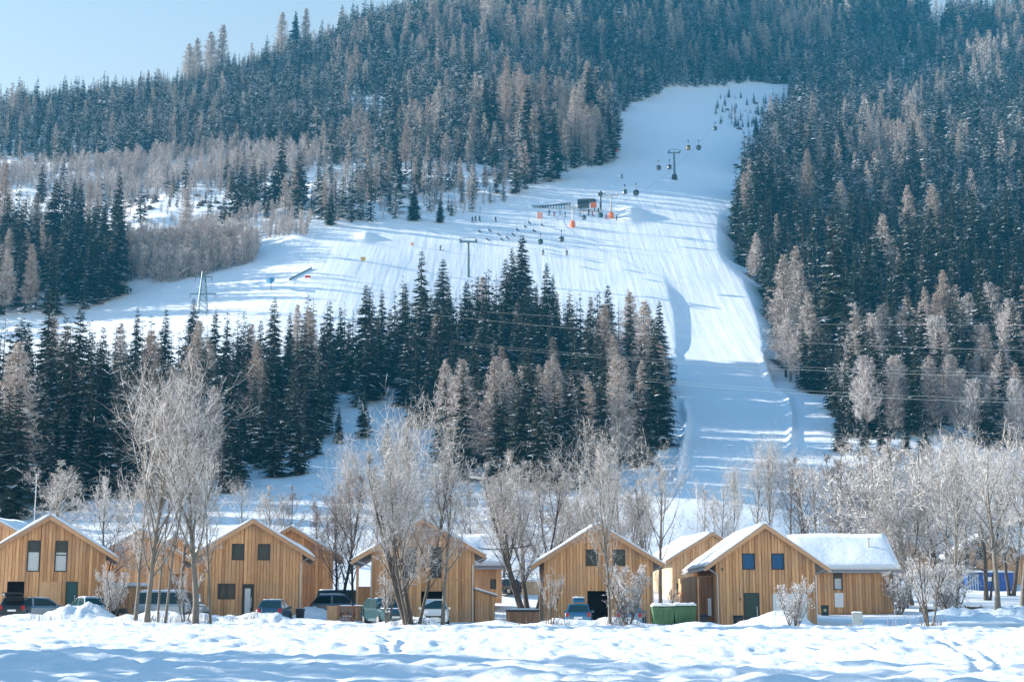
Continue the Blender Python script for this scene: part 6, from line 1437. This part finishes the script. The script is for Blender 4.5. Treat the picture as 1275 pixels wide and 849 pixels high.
# ------------------------------------------------------------------ power line
M_wire = simple('wire', (0.38, 0.40, 0.41), 0.5, .3)
q = hit(252, 392, 300); Yp = q.y; r = empty('power_pylon', q, 0); tag(r, 'lattice power pylon between the left run and the forest band', 'power pylon')
hp_ = P(252, 338, Yp).z - q.z
b = MB()
for sx in (-1, 1):
    for sy in (-1, 1): b.tube([(sx * 1.3, sy * 1.3, -.5), (sx * .35, sy * .35, hp_)], .10, 4)
nl = 8
for i in range(nl):
    z0, z1 = hp_ * i / nl, hp_ * (i + 1) / nl; w0, w1 = 1.3 - .95 * i / nl, 1.3 - .95 * (i + 1) / nl
    for sy in (-1, 1): b.tube([(-w0, sy * w0, z0), (w1, sy * w1, z1)], .05, 3); b.tube([(w0, sy * w0, z0), (-w1, sy * w1, z1)], .05, 3)
    for sx in (-1, 1): b.tube([(sx * w0, -w0, z0), (sx * w1, w1, z1)], .05, 3)
b.build('lattice_mast', M_lift, r)
att = []
for pyz, half in ((345, 2.2), (366, 3.4)):
    z = P(252, pyz, Yp).z - q.z; b = MB(); b.box(-half, half, -.14, .14, z - .12, z + .12); b.build('cross_arm', M_lift, r)
    for sg in (-1, 1):
        b = MB(); b.tube([(sg * half, 0, z - .1), (sg * half, 0, z - 1.1)], .1, 6); b.build('insulator', M_dark, r); att.append(q + Vector((sg * half, 0, z - 1.1)))
def cable(a, b_, sag, rad, label, name='power_cable', n=28, group=None, m=None):
    pts = [a.lerp(b_, t) - Vector((0, 0, sag * 4 * t * (1 - t))) for t in np.linspace(0, 1, n)]
    mb = MB(); mb.tube(pts, rad, 4); o = mb.build(name, m or M_wire); tag(o, label, 'cable', group)
ends = [P(1340, 404, 215), P(1340, 438, 205), P(1340, 470, 200), P(1340, 503, 195)]
nm_ = ['topmost', 'second', 'third', 'lowest']
for k_, (a, b_) in enumerate(zip(att, ends)):
    cable(a, b_, [3.5, 3.5, 4.5, 6.0][k_], .016, nm_[k_] + ' thin power cable crossing in front of the forest from the pylon to the right', group=None)
    c_ = P(-60, [372, 398, 418, 436][k_], 270); cable(a, c_, 2.5, .018, nm_[k_] + ' thin power cable running from the pylon to the left edge')
for k_ in range(2):
    cable(att[2 + k_] + Vector((0, 0, .35)), ends[2 + k_] + Vector((0, 0, .5)), [4.5, 6.0][k_], .013, ['upper', 'lower'][k_] + ' companion cable running just above its twin across the band')
cable(P(748, 262.5, 480), P(892, 153, 600), 5.0, .035, 'grey haul rope carrying the gondolas up past the teal pylon', 'haul_rope', m=M_dark)
cable(P(596, 283, 451), P(712, 269, 508), 1.5, .035, 'dark haul rope of the chairlift in front of the station', 'haul_rope', m=M_dark)
cable(P(560, 674, 127), P(662, 678, 127), .5, .04, 'short black cable sagging above the tiny windowed chalet roof', m=M_dark)

# ------------------------------------------------------------------ air
hb = MB(); hb.box(-760, 760, -30, 1480, -12, 520)
mh = bpy.data.materials.new('haze_air'); mh.use_nodes = True; nt = mh.node_tree
for n_ in list(nt.nodes):
    if n_.type == 'BSDF_PRINCIPLED': nt.nodes.remove(n_)
pv = nt.nodes.new('ShaderNodeVolumePrincipled'); pv.inputs['Color'].default_value = (0.05, 0.50, 0.92, 1); pv.inputs['Density'].default_value = 0.00016; pv.inputs['Anisotropy'].default_value = 0.0
nt.links.new(pv.outputs[0], nt.nodes['Material Output'].inputs['Volume'])
HAZE = True
if HAZE:
    ho = hb.build('haze', mh); ho['kind'] = 'stuff'; ho['label'] = 'thin blue winter haze in the valley air'
